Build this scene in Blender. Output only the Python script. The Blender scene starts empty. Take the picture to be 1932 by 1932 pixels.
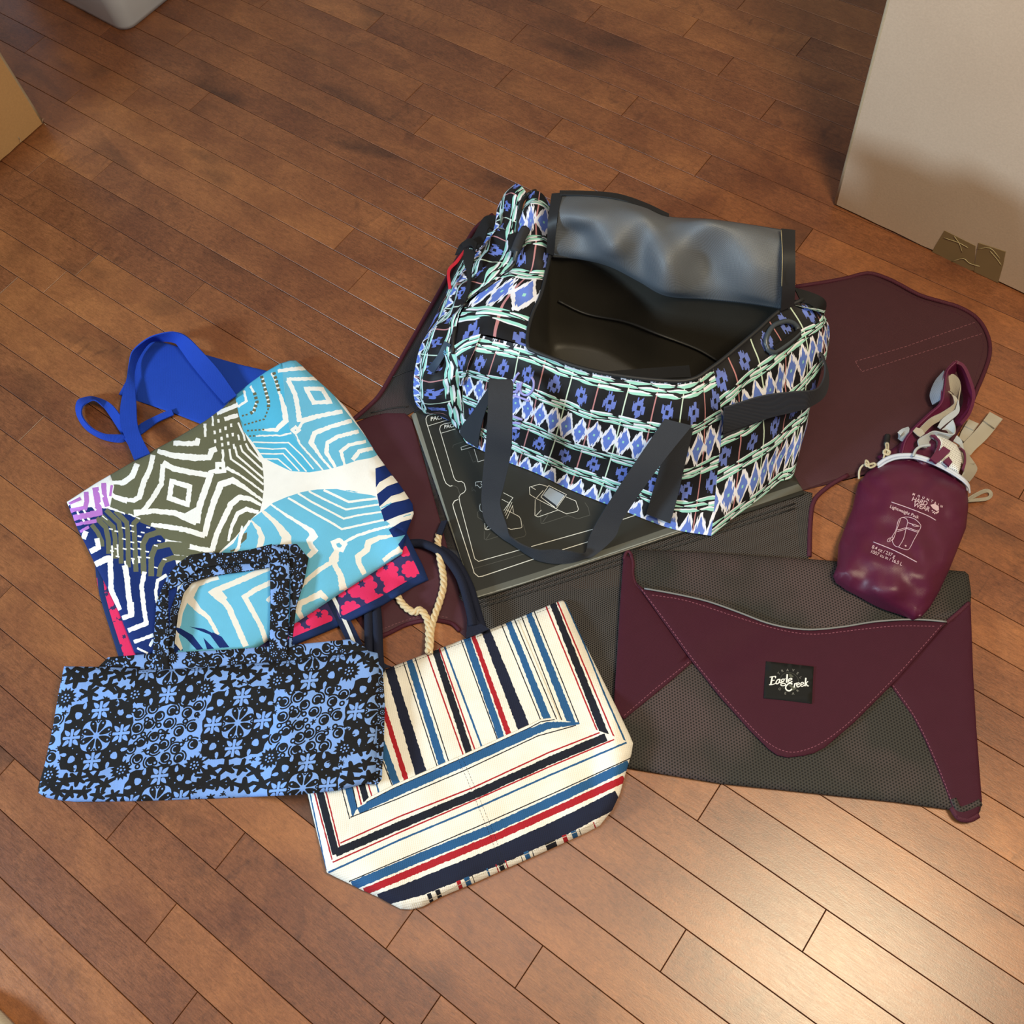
import bpy, bmesh, math, random
import numpy as np
from mathutils import Vector, Matrix, noise
from mathutils.geometry import delaunay_2d_cdt

# ------------------------------------------------------------------ camera, light, exposure
SC = bpy.context.scene
COL = SC.collection
FPX, PITCH, ROLL, YAW = 1938.83, 1.08969203, -0.198971574, -0.808013902
PW = 0.05715                      # plank width
CAMH = 23.1961541 * PW
cam_d = bpy.data.cameras.new('camera'); cam = bpy.data.objects.new('camera', cam_d)
COL.objects.link(cam); SC.camera = cam
cam_d.sensor_fit = 'HORIZONTAL'; cam_d.sensor_width = 36.0; cam_d.lens = 36.0 * FPX / 1932.0
cam_d.clip_start = 0.02
cam.location = (0, 0, CAMH)
_cp, _sp, _cr, _sr = math.cos(PITCH), math.sin(PITCH), math.cos(ROLL), math.sin(ROLL)
_fw, _rt, _up = Vector((0, _cp, -_sp)), Vector((1, 0, 0)), Vector((0, _sp, _cp))
_R = _rt * _cr + _up * _sr; _U = -_rt * _sr + _up * _cr
cam.rotation_euler = Matrix((_R, _U, -_fw)).transposed().to_euler()

world = bpy.data.worlds.new('room_ambient'); SC.world = world; world.use_nodes = True
world.node_tree.nodes['Background'].inputs[0].default_value = (0.86, 0.86, 0.92, 1)
world.node_tree.nodes['Background'].inputs[1].default_value = 0.17

def area_light(name, loc, target, sx, sy, power, color):
    l = bpy.data.lights.new(name, 'AREA'); l.shape = 'RECTANGLE'; l.size = sx; l.size_y = sy
    l.energy = power; l.color = color
    o = bpy.data.objects.new(name, l); COL.objects.link(o); o.location = loc
    o.rotation_euler = (Vector(target) - Vector(loc)).to_track_quat('-Z', 'Y').to_euler()
    return o
area_light('window_daylight', (-2.6, 0.18, 1.12), (0.2, 0.95, 0.1), 0.36, 0.36, 78, (0.60, 0.82, 1.0))
area_light('ceiling_lamp', (0.60, 0.04, 1.85), (0.50, 0.15, 0), 0.42, 0.42, 32, (1.0, 0.83, 0.55))
area_light('overhead_fill', (-0.35, 0.6, 2.6), (-0.3, 0.8, 0), 0.8, 0.8, 9, (1.0, 0.94, 0.86))  # added fill to lift the overall brightness, no known lamp here

vs = SC.view_settings
SC.display_settings.display_device = 'sRGB'
vs.view_transform = 'Standard'; vs.look = 'None'; vs.gamma = 1.0; vs.use_curve_mapping = False
vs.exposure = 0.0

# ------------------------------------------------------------------ geometry helpers
def F(px, py, z=0.0):
    """photo pixel + height above the floor -> world point"""
    x = (px - 966) / FPX; y = -(py - 966) / FPX
    x, y = _cr * x - _sr * y, _sr * x + _cr * y
    d = (x, _cp + y * _sp, -_sp + y * _cp)
    t = (z - CAMH) / d[2]
    return Vector((d[0] * t, d[1] * t, z))

def P(v):
    """world point -> photo pixel"""
    v = Vector(v) - Vector((0, 0, CAMH)); w = v.dot(_fw)
    return (966 + v.dot(_R) / w * FPX, 966 - v.dot(_U) / w * FPX)

def conv(x0, y0, s):
    def g(*pts):
        return [(x0 + p[0] * s, y0 + p[1] * s) + tuple(p[2:]) for p in pts]
    g.s = s
    return g

def srgb(r, g, b):
    f = lambda c: (c / 255 / 12.92) if c / 255 <= 0.04045 else ((c / 255 + 0.055) / 1.055) ** 2.4
    return (f(r), f(g), f(b), 1.0)

def cr(pts, n=6, closed=False):
    """Catmull-Rom through points of any dimension"""
    a = np.array(pts, float); m = len(a); out = []
    rng = range(m) if closed else range(m - 1)
    for i in rng:
        if closed: p0, p1, p2, p3 = a[i - 1], a[i], a[(i + 1) % m], a[(i + 2) % m]
        else:
            p1, p2 = a[i], a[i + 1]
            p0 = a[i - 1] if i > 0 else 2 * p1 - p2
            p3 = a[i + 2] if i + 2 < m else 2 * p2 - p1
        for k in range(n):
            t = k / n
            out.append(0.5 * (2 * p1 + (p2 - p0) * t + (2 * p0 - 5 * p1 + 4 * p2 - p3) * t * t + (3 * p1 - p0 - 3 * p2 + p3) * t ** 3))
    if not closed: out.append(a[-1])
    return [tuple(v) for v in out]

def resample(pts, step, closed=False):
    out = []
    m = len(pts)
    for i in range(m if closed else m - 1):
        a = np.array(pts[i], float); b = np.array(pts[(i + 1) % m], float)
        k = max(1, int(round(np.linalg.norm((b - a)[:2]) / step)))
        for j in range(k): out.append(tuple(a + (b - a) * j / k))
    if not closed: out.append(tuple(map(float, pts[-1])))
    return out

RND = random.Random(7)
def stroke(pts, w, rough=0.0, step=3.0, closed=False, smooth=0):
    """polyline -> list with one (or two) closed polygons; w may be a list"""
    ws = list(w) if isinstance(w, (list, tuple)) else [w] * len(pts)
    if len(ws) != len(pts): ws = list(np.interp(np.linspace(0, 1, len(pts)), np.linspace(0, 1, len(ws)), ws))
    q = [(p[0], p[1], ww) for p, ww in zip(pts, ws)]
    if smooth: q = cr(q, smooth, closed)
    q = resample(q, step, closed)
    L, R_ = [], []
    m = len(q)
    for i in range(m):
        if closed: a, b = q[i - 1], q[(i + 1) % m]
        else: a, b = q[max(0, i - 1)], q[min(m - 1, i + 1)]
        c = q[i]
        d1 = np.array([c[0] - a[0], c[1] - a[1]]); d2 = np.array([b[0] - c[0], b[1] - c[1]])
        n1 = np.linalg.norm(d1); n2 = np.linalg.norm(d2)
        if n1 < 1e-9: d1 = d2; n1 = n2
        if n2 < 1e-9: d2 = d1; n2 = n1
        d1 = d1 / max(n1, 1e-9); d2 = d2 / max(n2, 1e-9)
        t = d1 + d2; nt = np.linalg.norm(t)
        if nt < 0.3: t = d1; nt = 1.0
        t = t / nt; n = np.array([-t[1], t[0]])
        k = min(1.5, 1.0 / max(0.3, abs(np.dot(t, d1))))
        h = c[2] * 0.5 * k
        L.append((c[0] + n[0] * (h + RND.uniform(-rough, rough)), c[1] + n[1] * (h + RND.uniform(-rough, rough))))
        R_.append((c[0] - n[0] * (h + RND.uniform(-rough, rough)), c[1] - n[1] * (h + RND.uniform(-rough, rough))))
    if closed:
        return [L + [L[0]] + [R_[0]] + R_[::-1]]
    return [L + R_[::-1]]

def dashed(pts, w, dash, gap, smooth=0):
    q = cr([p[:2] for p in pts], smooth) if smooth else [p[:2] for p in pts]
    out = []; acc = 0.0; cur = [q[0]]; on = True
    for a, b in zip(q[:-1], q[1:]):
        a = np.array(a, float); b = np.array(b, float); L = np.linalg.norm(b - a); s = 0.0
        if L < 1e-9: continue
        while s < L:
            lim = dash if on else gap
            r = min(L - s, lim - acc); s += r; acc += r
            pt = tuple(a + (b - a) * s / L)
            if on: cur.append(pt)
            if acc >= lim - 1e-9:
                if on and len(cur) > 1: out += stroke(cur, w, step=1e3)
                on = not on; acc = 0.0; cur = [pt]
    return out

def winding(poly, X, Y):
    p = np.array(poly, float); x1, y1 = p[:, 0], p[:, 1]; x2, y2 = np.roll(x1, -1), np.roll(y1, -1)
    w = np.zeros(len(X), int)
    for a, b, c, d in zip(x1, y1, x2, y2):
        if b == d: continue
        cross = (c - a) * (Y - b) - (X - a) * (d - b)
        if d > b: w += ((Y >= b) & (Y < d) & (cross > 0)).astype(int)
        else: w -= ((Y >= d) & (Y < b) & (cross < 0)).astype(int)
    return w != 0

def poly_dist(poly, X, Y):
    p = np.array(poly, float); q = np.roll(p, -1, 0); best = np.full(len(X), 1e9)
    for a, b in zip(p, q):
        d = b - a; L = d @ d
        if L < 1e-12: continue
        t = np.clip(((X - a[0]) * d[0] + (Y - a[1]) * d[1]) / L, 0, 1)
        best = np.minimum(best, np.hypot(X - a[0] - t * d[0], Y - a[1] - t * d[1]))
    return best

def mesh_object(name, verts, faces, mat=None, parent=None, smooth=True):
    me = bpy.data.meshes.new(name); me.from_pydata([tuple(v) for v in verts], [], faces); me.update()
    if mat: me.materials.append(mat)
    if smooth: me.polygons.foreach_set('use_smooth', [True] * len(me.polygons))
    o = bpy.data.objects.new(name, me); COL.objects.link(o)
    if parent:
        o.parent = parent; o.matrix_parent_inverse = parent.matrix_world.inverted()
    return o

def thing(name, label, cat, loc=(0, 0, 0), group=None):
    o = bpy.data.objects.new(name, None); COL.objects.link(o); o.location = loc
    o.empty_display_size = 0.05
    o['label'] = label; o['category'] = cat
    if group: o['group'] = group
    bpy.context.view_layer.update()
    return o

def tag(o, label, cat=None, group=None):
    o['label'] = label
    if cat: o['category'] = cat
    if group: o['group'] = group
    return o

def sheet(name, outline, shapes, base, mat, zb=0.0, thick=0.01, soft=14.0, parent=None, grid=12.0,
          relief=0.0, rscale=25.0, seed=0, edge=0.0012, zt=None, ostep=5.0):
    """a cloth piece traced in photo pixels: its printed shapes are cut into the mesh and coloured per face"""
    outline = resample([p[:2] for p in outline], ostep, True)
    zbf = zb if callable(zb) else (lambda x, y: zb)
    V, Eg = [], []
    def loop(pts):
        i0 = len(V); n = len(pts)
        V.extend(Vector((float(p[0]), float(p[1]))) for p in pts)
        Eg.extend((i0 + i, i0 + (i + 1) % n) for i in range(n))
    loop(outline)
    ox = np.array(outline); x0, y0 = ox.min(0); x1, y1 = ox.max(0)
    for poly, c in shapes: loop(poly)
    gx, gy = np.meshgrid(np.arange(x0 + grid / 2, x1, grid), np.arange(y0 + grid / 2, y1, grid))
    gx, gy = gx.ravel(), gy.ravel()
    if len(gx):
        k = winding(outline, gx, gy) & (poly_dist(outline, gx, gy) > 2.0)
        for s in (2.5, 6.0):            # rings just inside the border so the edge rounds over
            pass
        V.extend(Vector((a + RND.uniform(-.2, .2) * grid, b + RND.uniform(-.2, .2) * grid)) for a, b in zip(gx[k], gy[k]))
    if soft:
        cx, cy = ox.mean(0)
        for off in (soft * 0.25, soft * 0.6, soft * 1.1):
            n = len(outline); ring = []
            for i in range(n):
                a = ox[i - 1]; b = ox[(i + 1) % n]; t = b - a; t = t / max(1e-9, np.linalg.norm(t))
                ring.append((ox[i][0] - t[1] * off, ox[i][1] + t[0] * off)); 
            ring2 = [(2 * o_[0] - r[0], 2 * o_[1] - r[1]) for o_, r in zip(ox, ring)]
            for rr in (ring, ring2):
                A = np.array(rr); k = winding(outline, A[:, 0], A[:, 1])
                dd = poly_dist(outline, A[:, 0], A[:, 1])
                for p, kk, d_ in zip(rr, k, dd):
                    if kk and d_ > off * 0.8: V.append(Vector(p))
    rv, re_, rf, _, _, _ = delaunay_2d_cdt(V, Eg, [], 0, 1e-3)
    rv = np.array([(v.x, v.y) for v in rv]); rf = np.array([f for f in rf if len(f) == 3])
    c = rv[rf].mean(1)
    keep = winding(outline, c[:, 0], c[:, 1]); rf = rf[keep]; c = c[keep]
    # face colours, painter's order
    fc = np.tile(np.array(base, float), (len(rf), 1))
    for poly, colr in shapes:
        pa = np.array(poly); lo = pa.min(0); hi = pa.max(0)
        idx = np.nonzero((c[:, 0] >= lo[0]) & (c[:, 0] <= hi[0]) & (c[:, 1] >= lo[1]) & (c[:, 1] <= hi[1]))[0]
        if len(idx):
            w = winding(poly, c[idx, 0], c[idx, 1]); fc[idx[w]] = colr
    used = np.unique(rf); remap = -np.ones(len(rv), int); remap[used] = np.arange(len(used))
    rv = rv[used]; rf = remap[rf]
    d = poly_dist(outline, rv[:, 0], rv[:, 1])
    pts = []
    for (x, y), dd in zip(rv, d):
        z = zbf(x, y) + edge + (thick - edge) * (1 - math.exp(-dd / soft) if soft else (1.0 if dd > 0.5 else 0.0))
        if zt: z += zt(x, y)
        if relief and dd > 0.5:
            z += relief * min(1, dd / (soft or 10)) * noise.noise(Vector((x / rscale, y / rscale, seed * 7.3)))
        pts.append(F(x, y, max(z, 0.0006)))
    # orient upward
    a = np.array([tuple(p) for p in pts])[rf]
    nz = np.cross(a[:, 1] - a[:, 0], a[:, 2] - a[:, 0])[:, 2]
    rf[nz < 0] = rf[nz < 0][:, ::-1]
    faces = [tuple(int(i) for i in f) for f in rf]; cols = [tuple(x) for x in fc]
    # rim wall and underside
    ec = {}
    for fi, f in enumerate(faces):
        for i in range(3):
            e = (f[i], f[(i + 1) % 3])
            if (e[1], e[0]) in ec: ec.pop((e[1], e[0]))
            else: ec[e] = fi
    low = {}
    for (i, j) in ec:
        for k in (i, j):
            if k not in low:
                p = pts[k]; zz = max(0.0002, min(p.z - 0.0004, zbf(*rv[k])))
                low[k] = len(pts); pts.append(Vector((p.x, p.y, zz)))
    nxt = {}
    for (i, j), fi in ec.items():
        faces.append((j, i, low[i], low[j])); cols.append(tuple(fc[fi])); nxt[low[i]] = low[j]
    done = set()
    for s in list(nxt):
        if s in done: continue
        lp = [s]; done.add(s); k = nxt[s]
        while k != s and k not in done and k in nxt: lp.append(k); done.add(k); k = nxt[k]
        if len(lp) > 2 and not callable(zb): faces.append(tuple(lp[::-1])); cols.append(tuple(base))
    o = mesh_object(name, pts, faces, mat, parent)
    at = o.data.color_attributes.new('col', 'FLOAT_COLOR', 'CORNER')
    flat = []
    for pl, cc in zip(o.data.polygons, cols): flat.extend(list(cc) * pl.loop_total)
    at.data.foreach_set('color', np.array(flat, np.float32))
    return o

def grid_patch(rows, nu, nv):
    """control rows of (px,py,z) -> dense world grid through Catmull-Rom both ways"""
    R1 = [cr(r, nu) for r in rows]
    cols = list(zip(*R1))
    C = [cr(c, nv) for c in cols]
    return [[F(*C[j][i]) for j in range(len(C))] for i in range(len(C[0]))]

def patch(name, rows, mat, parent=None, nu=6, nv=6, thick=0.0, uv=None, wr=0.0, ws=0.05, seed=0, world_rows=None, flip=False):
    G = world_rows if world_rows else grid_patch(rows, nu, nv)
    h, w = len(G), len(G[0])
    if wr:
        N = [[None] * w for _ in range(h)]
        for i in range(h):
            for j in range(w):
                a = G[min(h - 1, i + 1)][j] - G[max(0, i - 1)][j]; b = G[i][min(w - 1, j + 1)] - G[i][max(0, j - 1)]
                n = b.cross(a); n.normalize(); N[i][j] = n
        G = [[G[i][j] + N[i][j] * wr * min(1, 3 * min(i, h - 1 - i, j, w - 1 - j) / min(h, w) * 2) * noise.noise(G[i][j] / ws + Vector((seed, 0, 0))) for j in range(w)] for i in range(h)]
    V = [p for r in G for p in r]
    Fs = []
    for i in range(h - 1):
        for j in range(w - 1):
            q = (i * w + j, i * w + j + 1, (i + 1) * w + j + 1, (i + 1) * w + j)
            Fs.append(q if flip else q[::-1])
    o = mesh_object(name, V, Fs, mat, parent)
    if uv:
        u0, v0, su, sv = uv
        mi, mj = h // 2, w // 2
        us = [0.0]; 
        for j in range(1, w): us.append(us[-1] + (G[mi][j] - G[mi][j - 1]).length)
        vv = [0.0]
        for i in range(1, h): vv.append(vv[-1] + (G[i][mj] - G[i - 1][mj]).length)
        UVC = [(u0 + us[k % w] * su, v0 + vv[k // w] * sv) for k in range(h * w)]
        ul = o.data.uv_layers.new(name='uv')
        for pl in o.data.polygons:
            for li in pl.loop_indices: ul.data[li].uv = UVC[o.data.loops[li].vertex_index]
    if thick:
        md = o.modifiers.new('thick', 'SOLIDIFY'); md.thickness = thick; md.offset = -1
    return o

def band(name, A, B, mat, parent=None, thick=0.0016, n=6):
    """webbing: two traced edges (px,py,z)"""
    a = [F(*p) for p in cr(A, n)]; b = [F(*p) for p in cr(B, n)]
    V = []; Fs = []
    for p, q in zip(a, b):
        V += [p, p.lerp(q, .33), p.lerp(q, .67), q]
    for i in range(len(a) - 1):
        for k in range(3): Fs.append((i * 4 + k, i * 4 + k + 1, i * 4 + k + 5, i * 4 + k + 4))
    o = mesh_object(name, V, Fs, mat, parent)
    md = o.modifiers.new('thick', 'SOLIDIFY'); md.thickness = thick; md.offset = 0
    es = o.modifiers.new('crisp', 'EDGE_SPLIT'); es.split_angle = math.radians(50)
    return o

def tube(name, pts, r, mat, parent=None, seg=10, n=6, world=False, closed=False, flat=1.0):
    q = cr(pts, n, closed) if n > 1 else pts
    W = [Vector(p) for p in q] if world else [F(*p[:3]) for p in q]
    V, Fs = [], []
    m = len(W); nrm = None
    for i, p in enumerate(W):
        t = (W[(i + 1) % m] - W[i - 1]) if closed else (W[min(m - 1, i + 1)] - W[max(0, i - 1)])
        t.normalize()
        if nrm is None: nrm = t.cross(Vector((0, 0, 1)) if abs(t.z) < .9 else Vector((1, 0, 0)))
        nrm = (nrm - t * nrm.dot(t)).normalized(); bn = t.cross(nrm)
        rr = r if not isinstance(r, (list, tuple)) else r[0] + (r[1] - r[0]) * i / (m - 1)
        for k in range(seg):
            a = 2 * math.pi * k / seg
            V.append(p + nrm * math.cos(a) * rr + bn * math.sin(a) * rr * flat)
    for i in range(m if closed else m - 1):
        for k in range(seg):
            i2 = (i + 1) % m
            Fs.append((i * seg + k, i * seg + (k + 1) % seg, i2 * seg + (k + 1) % seg, i2 * seg + k))
    if not closed:
        Fs.append(tuple(range(seg))[::-1]); Fs.append(tuple((m - 1) * seg + k for k in range(seg)))
    return mesh_object(name, V, Fs, mat, parent)

def lettering(name, string, org, ux, uy, zf, mat, parent=None, shear=0.0, spacing=1.0, bold=0.0, arc=None):
    """flat lettering: org pixel, ux/uy pixel vectors of one em right / up"""
    cu = bpy.data.curves.new(name, 'FONT'); cu.body = string; cu.size = 1.0; cu.shear = shear
    cu.space_character = spacing; cu.offset = bold; cu.resolution_u = 3
    t = bpy.data.objects.new(name, cu); COL.objects.link(t)
    me = bpy.data.meshes.new_from_object(t.evaluated_get(bpy.context.evaluated_depsgraph_get()))
    bpy.data.objects.remove(t); bpy.data.curves.remove(cu)
    for v in me.vertices:
        x, y = v.co.x, v.co.y
        px = org[0] + ux[0] * x + uy[0] * y; py = org[1] + ux[1] * x + uy[1] * y
        v.co = F(px, py, zf(px, py) if callable(zf) else zf)
    me.materials.clear(); me.materials.append(mat)
    o = bpy.data.objects.new(name, me); COL.objects.link(o)
    if parent: o.parent = parent; o.matrix_parent_inverse = parent.matrix_world.inverted()
    return o

def join(objs, name):
    """join part meshes of one part into one object (all plain meshes, same material set)"""
    bm = bmesh.new(); mats = []; parent = objs[0].parent
    me = bpy.data.meshes.new(name)
    for o in objs:
        tmp = o.data; off = []
        for m in tmp.materials:
            if m not in mats: mats.append(m)
            off.append(mats.index(m))
        for p in tmp.polygons: p.material_index = off[p.material_index] if off else 0
        bm.from_mesh(tmp)
    bm.to_mesh(me); bm.free()
    for m in mats: me.materials.append(m)
    for o in objs: bpy.data.objects.remove(o)
    r = bpy.data.objects.new(name, me); COL.objects.link(r)
    if parent: r.parent = parent; r.matrix_parent_inverse = parent.matrix_world.inverted()
    return r

# ------------------------------------------------------------------ node expressions
class X:
    T = None
    def __init__(s, v): s.v = v
    @staticmethod
    def m(op, *a, clamp=False):
        n = X.T.nodes.new('ShaderNodeMath'); n.operation = op; n.use_clamp = clamp
        for i, k in enumerate(a):
            k = k.v if isinstance(k, X) else k
            if isinstance(k, (int, float)): n.inputs[i].default_value = k
            else: X.T.links.new(k, n.inputs[i])
        return X(n.outputs[0])
    def __add__(s, o): return X.m('ADD', s, o)
    def __radd__(s, o): return X.m('ADD', o, s)
    def __sub__(s, o): return X.m('SUBTRACT', s, o)
    def __rsub__(s, o): return X.m('SUBTRACT', o, s)
    def __mul__(s, o): return X.m('MULTIPLY', s, o)
    def __rmul__(s, o): return X.m('MULTIPLY', o, s)
    def __truediv__(s, o): return X.m('DIVIDE', s, o)
    def __lt__(s, o): return X.m('LESS_THAN', s, o)
    def __gt__(s, o): return X.m('GREATER_THAN', s, o)
    def abs(s): return X.m('ABSOLUTE', s)
    def floor(s): return X.m('FLOOR', s)
    def mod(s, k): return X.m('FLOORED_MODULO', s, k)
    def max(s, o): return X.m('MAXIMUM', s, o)
    def min(s, o): return X.m('MINIMUM', s, o)

def new_mat(name):
    m = bpy.data.materials.new(name); m.use_nodes = True
    t = m.node_tree; b = t.nodes['Principled BSDF']
    return m, t, b

def nd(t, typ, **kw):
    n = t.nodes.new(typ)
    for k, v in kw.items(): setattr(n, k, v)
    return n

def mixc(t, fac, a, b, mode='MIX'):
    n = t.nodes.new('ShaderNodeMix'); n.data_type = 'RGBA'; n.blend_type = mode
    for i, k in ((0, fac), (6, a), (7, b)):
        k = k.v if isinstance(k, X) else k
        if isinstance(k, (int, float)): n.inputs[i].default_value = k
        elif isinstance(k, tuple): n.inputs[i].default_value = k
        else: t.links.new(k, n.inputs[i])
    return n.outputs[2]

def fabric(name, color=None, rough=0.85, weave=900.0, bump=0.25, var=0.10, sheen=0.0, spec=0.25, fold=0.0, fscale=14.0):
    """woven cloth; colour from the mesh attribute unless given"""
    m, t, b = new_mat(name)
    tc = nd(t, 'ShaderNodeTexCoord')
    if color is None:
        a = nd(t, 'ShaderNodeAttribute'); a.attribute_name = 'col'; src = a.outputs['Color']
    else:
        r = nd(t, 'ShaderNodeRGB'); r.outputs[0].default_value = color; src = r.outputs[0]
    nz = nd(t, 'ShaderNodeTexNoise'); nz.inputs['Scale'].default_value = 60; nz.inputs['Detail'].default_value = 4
    t.links.new(tc.outputs['Object'], nz.inputs['Vector'])
    X.T = t
    k = X(nz.outputs['Fac']) * (2 * var) + (1 - var)
    cx = nd(t, 'ShaderNodeCombineXYZ'); 
    for i in range(3): t.links.new(k.v, cx.inputs[i])
    c = mixc(t, 1.0, src, cx.outputs[0], 'MULTIPLY')
    t.links.new(c, b.inputs['Base Color'])
    b.inputs['Roughness'].default_value = rough; b.inputs['Specular IOR Level'].default_value = spec
    if sheen: b.inputs['Sheen Weight'].default_value = sheen
    w1 = nd(t, 'ShaderNodeTexWave', bands_direction='X'); w2 = nd(t, 'ShaderNodeTexWave', bands_direction='Y')
    for w in (w1, w2):
        w.inputs['Scale'].default_value = weave / 6.28; t.links.new(tc.outputs['Object'], w.inputs['Vector'])
    hgt = X(w1.outputs['Fac']) * X(w2.outputs['Fac'])
    if fold:
        n2 = nd(t, 'ShaderNodeTexNoise'); n2.inputs['Scale'].default_value = fscale; n2.inputs['Detail'].default_value = 3
        t.links.new(tc.outputs['Object'], n2.inputs['Vector'])
        hgt = hgt * 0.1 + X(n2.outputs['Fac']) * fold
    bp = nd(t, 'ShaderNodeBump'); bp.inputs['Strength'].default_value = bump; bp.inputs['Distance'].default_value = 0.001 if not fold else 0.01
    t.links.new(hgt.v, bp.inputs['Height']); t.links.new(bp.outputs[0], b.inputs['Normal'])
    return m

def plain(name, color, rough=0.5, metallic=0.0, spec=0.5):
    m, t, b = new_mat(name)
    tc = nd(t, 'ShaderNodeTexCoord'); nz = nd(t, 'ShaderNodeTexNoise'); nz.inputs['Scale'].default_value = 45
    t.links.new(tc.outputs['Object'], nz.inputs['Vector']); X.T = t
    k = X(nz.outputs['Fac']) * 0.12 + 0.94
    cx = nd(t, 'ShaderNodeCombineXYZ')
    for i in range(3): t.links.new(k.v, cx.inputs[i])
    t.links.new(mixc(t, 1.0, color, cx.outputs[0], 'MULTIPLY'), b.inputs['Base Color'])
    b.inputs['Roughness'].default_value = rough; b.inputs['Metallic'].default_value = metallic
    b.inputs['Specular IOR Level'].default_value = spec
    return m

def mesh_cloth(name, thread, hole, pitch=0.0021, rad=0.33, rough=0.7, see=0.0, tint=None):
    """perforated mesh cloth: staggered round holes (darker lining, or open)"""
    m, t, b = new_mat(name)
    tc = nd(t, 'ShaderNodeTexCoord'); sx = nd(t, 'ShaderNodeSeparateXYZ'); X.T = t
    rot = nd(t, 'ShaderNodeMapping'); rot.inputs['Rotation'].default_value = (0, 0, -0.35)
    t.links.new(tc.outputs['Object'], rot.inputs[0]); t.links.new(rot.outputs[0], sx.inputs[0])
    y = X(sx.outputs[1]) / (pitch * 0.87); row = y.floor()
    x = X(sx.outputs[0]) / pitch + row.mod(2.0) * 0.5
    dx = x.mod(1.0) - 0.5; dy = y.mod(1.0) - 0.5
    d = X.m('SQRT', dx * dx + dy * dy)
    h = X.m('SMOOTHSTEP', d, rad + 0.08, rad - 0.08) if False else X.m('MULTIPLY', (rad + 0.07 - d), 7.0, clamp=True)
    th = thread
    if tint:
        n3 = nd(t, 'ShaderNodeTexNoise'); n3.inputs['Scale'].default_value = 9.0
        t.links.new(tc.outputs['Object'], n3.inputs['Vector'])
        th = mixc(t, X.m('MULTIPLY', X(n3.outputs['Fac']) - 0.45, 5.0, clamp=True), thread, tint)
    t.links.new(mixc(t, h, th, hole), b.inputs['Base Color'])
    b.inputs['Roughness'].default_value = rough; b.inputs['Specular IOR Level'].default_value = 0.3
    bp = nd(t, 'ShaderNodeBump'); bp.inputs['Strength'].default_value = 0.6; bp.inputs['Distance'].default_value = 0.0008
    t.links.new((1.0 - h).v, bp.inputs['Height']); t.links.new(bp.outputs[0], b.inputs['Normal'])
    if see:
        t.links.new((1.0 - h * see).v, b.inputs['Alpha'])
    return m
# ------------------------------------------------------------------ floor of stained maple planks
def wood_material():
    m, t, b = new_mat('stained_maple')
    X.T = t
    tc = nd(t, 'ShaderNodeTexCoord'); oi = nd(t, 'ShaderNodeObjectInfo')
    rnd = X(oi.outputs['Random'])
    off = nd(t, 'ShaderNodeCombineXYZ')
    t.links.new((rnd * 137.0).v, off.inputs[0]); t.links.new((rnd * 61.0).v, off.inputs[1]); t.links.new((rnd * 23.0).v, off.inputs[2])
    add = nd(t, 'ShaderNodeVectorMath', operation='ADD')
    t.links.new(tc.outputs['Object'], add.inputs[0]); t.links.new(off.outputs[0], add.inputs[1])
    def ns(scale3, scale, detail=3.0, dist=0.0, rough=0.55):
        mp = nd(t, 'ShaderNodeMapping'); mp.inputs['Scale'].default_value = scale3
        t.links.new(add.outputs[0], mp.inputs[0])
        n = nd(t, 'ShaderNodeTexNoise'); n.inputs['Scale'].default_value = scale; n.inputs['Detail'].default_value = detail
        n.inputs['Distortion'].default_value = dist; n.inputs['Roughness'].default_value = rough
        t.links.new(mp.outputs[0], n.inputs['Vector']); return X(n.outputs['Fac'])
    grain = ns((1, 9, 1), 70, 5, 0.3)                # fine grain along the plank
    pores = ns((1, 2.2, 1), 420, 2, 0.2)
    mottle = ns((1, 1.9, 1), 95, 3, 0.8)
    cloud = ns((1, 1.6, 1), 7.5, 3, 0.6)             # broad blotches of stain
    curl = ns((2.6, 1, 1), 16, 3, 1.4)               # curly figure across the plank
    heart = ns((1, 2.4, 1), 3.1, 2, 0.4)             # dark mineral streaks
    light = srgb(154, 97, 57); mid = srgb(121, 72, 43); dark = srgb(62, 37, 25)
    c = mixc(t, X.m('MULTIPLY', (cloud - 0.33), 2.2, clamp=True), mid, light)
    c = mixc(t, X.m('MULTIPLY', (curl - 0.53), 3.0, clamp=True) * X.m('MULTIPLY', (ns((1, 1, 1), 2.3) - 0.50), 7.0, clamp=True) * 0.75, c, dark)
    c = mixc(t, X.m('MULTIPLY', (heart - 0.60), 7.0, clamp=True) * 0.72, c, dark)
    k = (grain - 0.5) * 0.85 + (pores - 0.5) * 0.85 + (mottle - 0.5) * 0.75 + rnd * 0.46 + 0.80
    cx = nd(t, 'ShaderNodeCombineXYZ')
    t.links.new(k.v, cx.inputs[0]); t.links.new((k * (rnd * 0.06 + 0.97)).v, cx.inputs[1]); t.links.new((k * (1.04 - rnd * 0.10)).v, cx.inputs[2])
    c = mixc(t, 1.0, c, cx.outputs[0], 'MULTIPLY')
    t.links.new(c, b.inputs['Base Color'])
    b.inputs['Roughness'].default_value = 0.36; b.inputs['Specular IOR Level'].default_value = 0.78
    t.links.new((grain * 0.12 + 0.28).v, b.inputs['Roughness'])
    bp = nd(t, 'ShaderNodeBump'); bp.inputs['Strength'].default_value = 0.12; bp.inputs['Distance'].default_value = 0.0006
    t.links.new((pores + grain).v, bp.inputs['Height']); t.links.new(bp.outputs[0], b.inputs['Normal'])
    return m
M_WOOD = wood_material()
M_SUB = plain('dark_subfloor', srgb(52, 30, 20), 0.9)  # dark subfloor showing in the gaps between planks
_c, _s = math.cos(YAW), math.sin(YAW)
AX, BX = Vector((_c, _s, 0)), Vector((-_s, _c, 0))
def along(v): return v.dot(AX)
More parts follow.
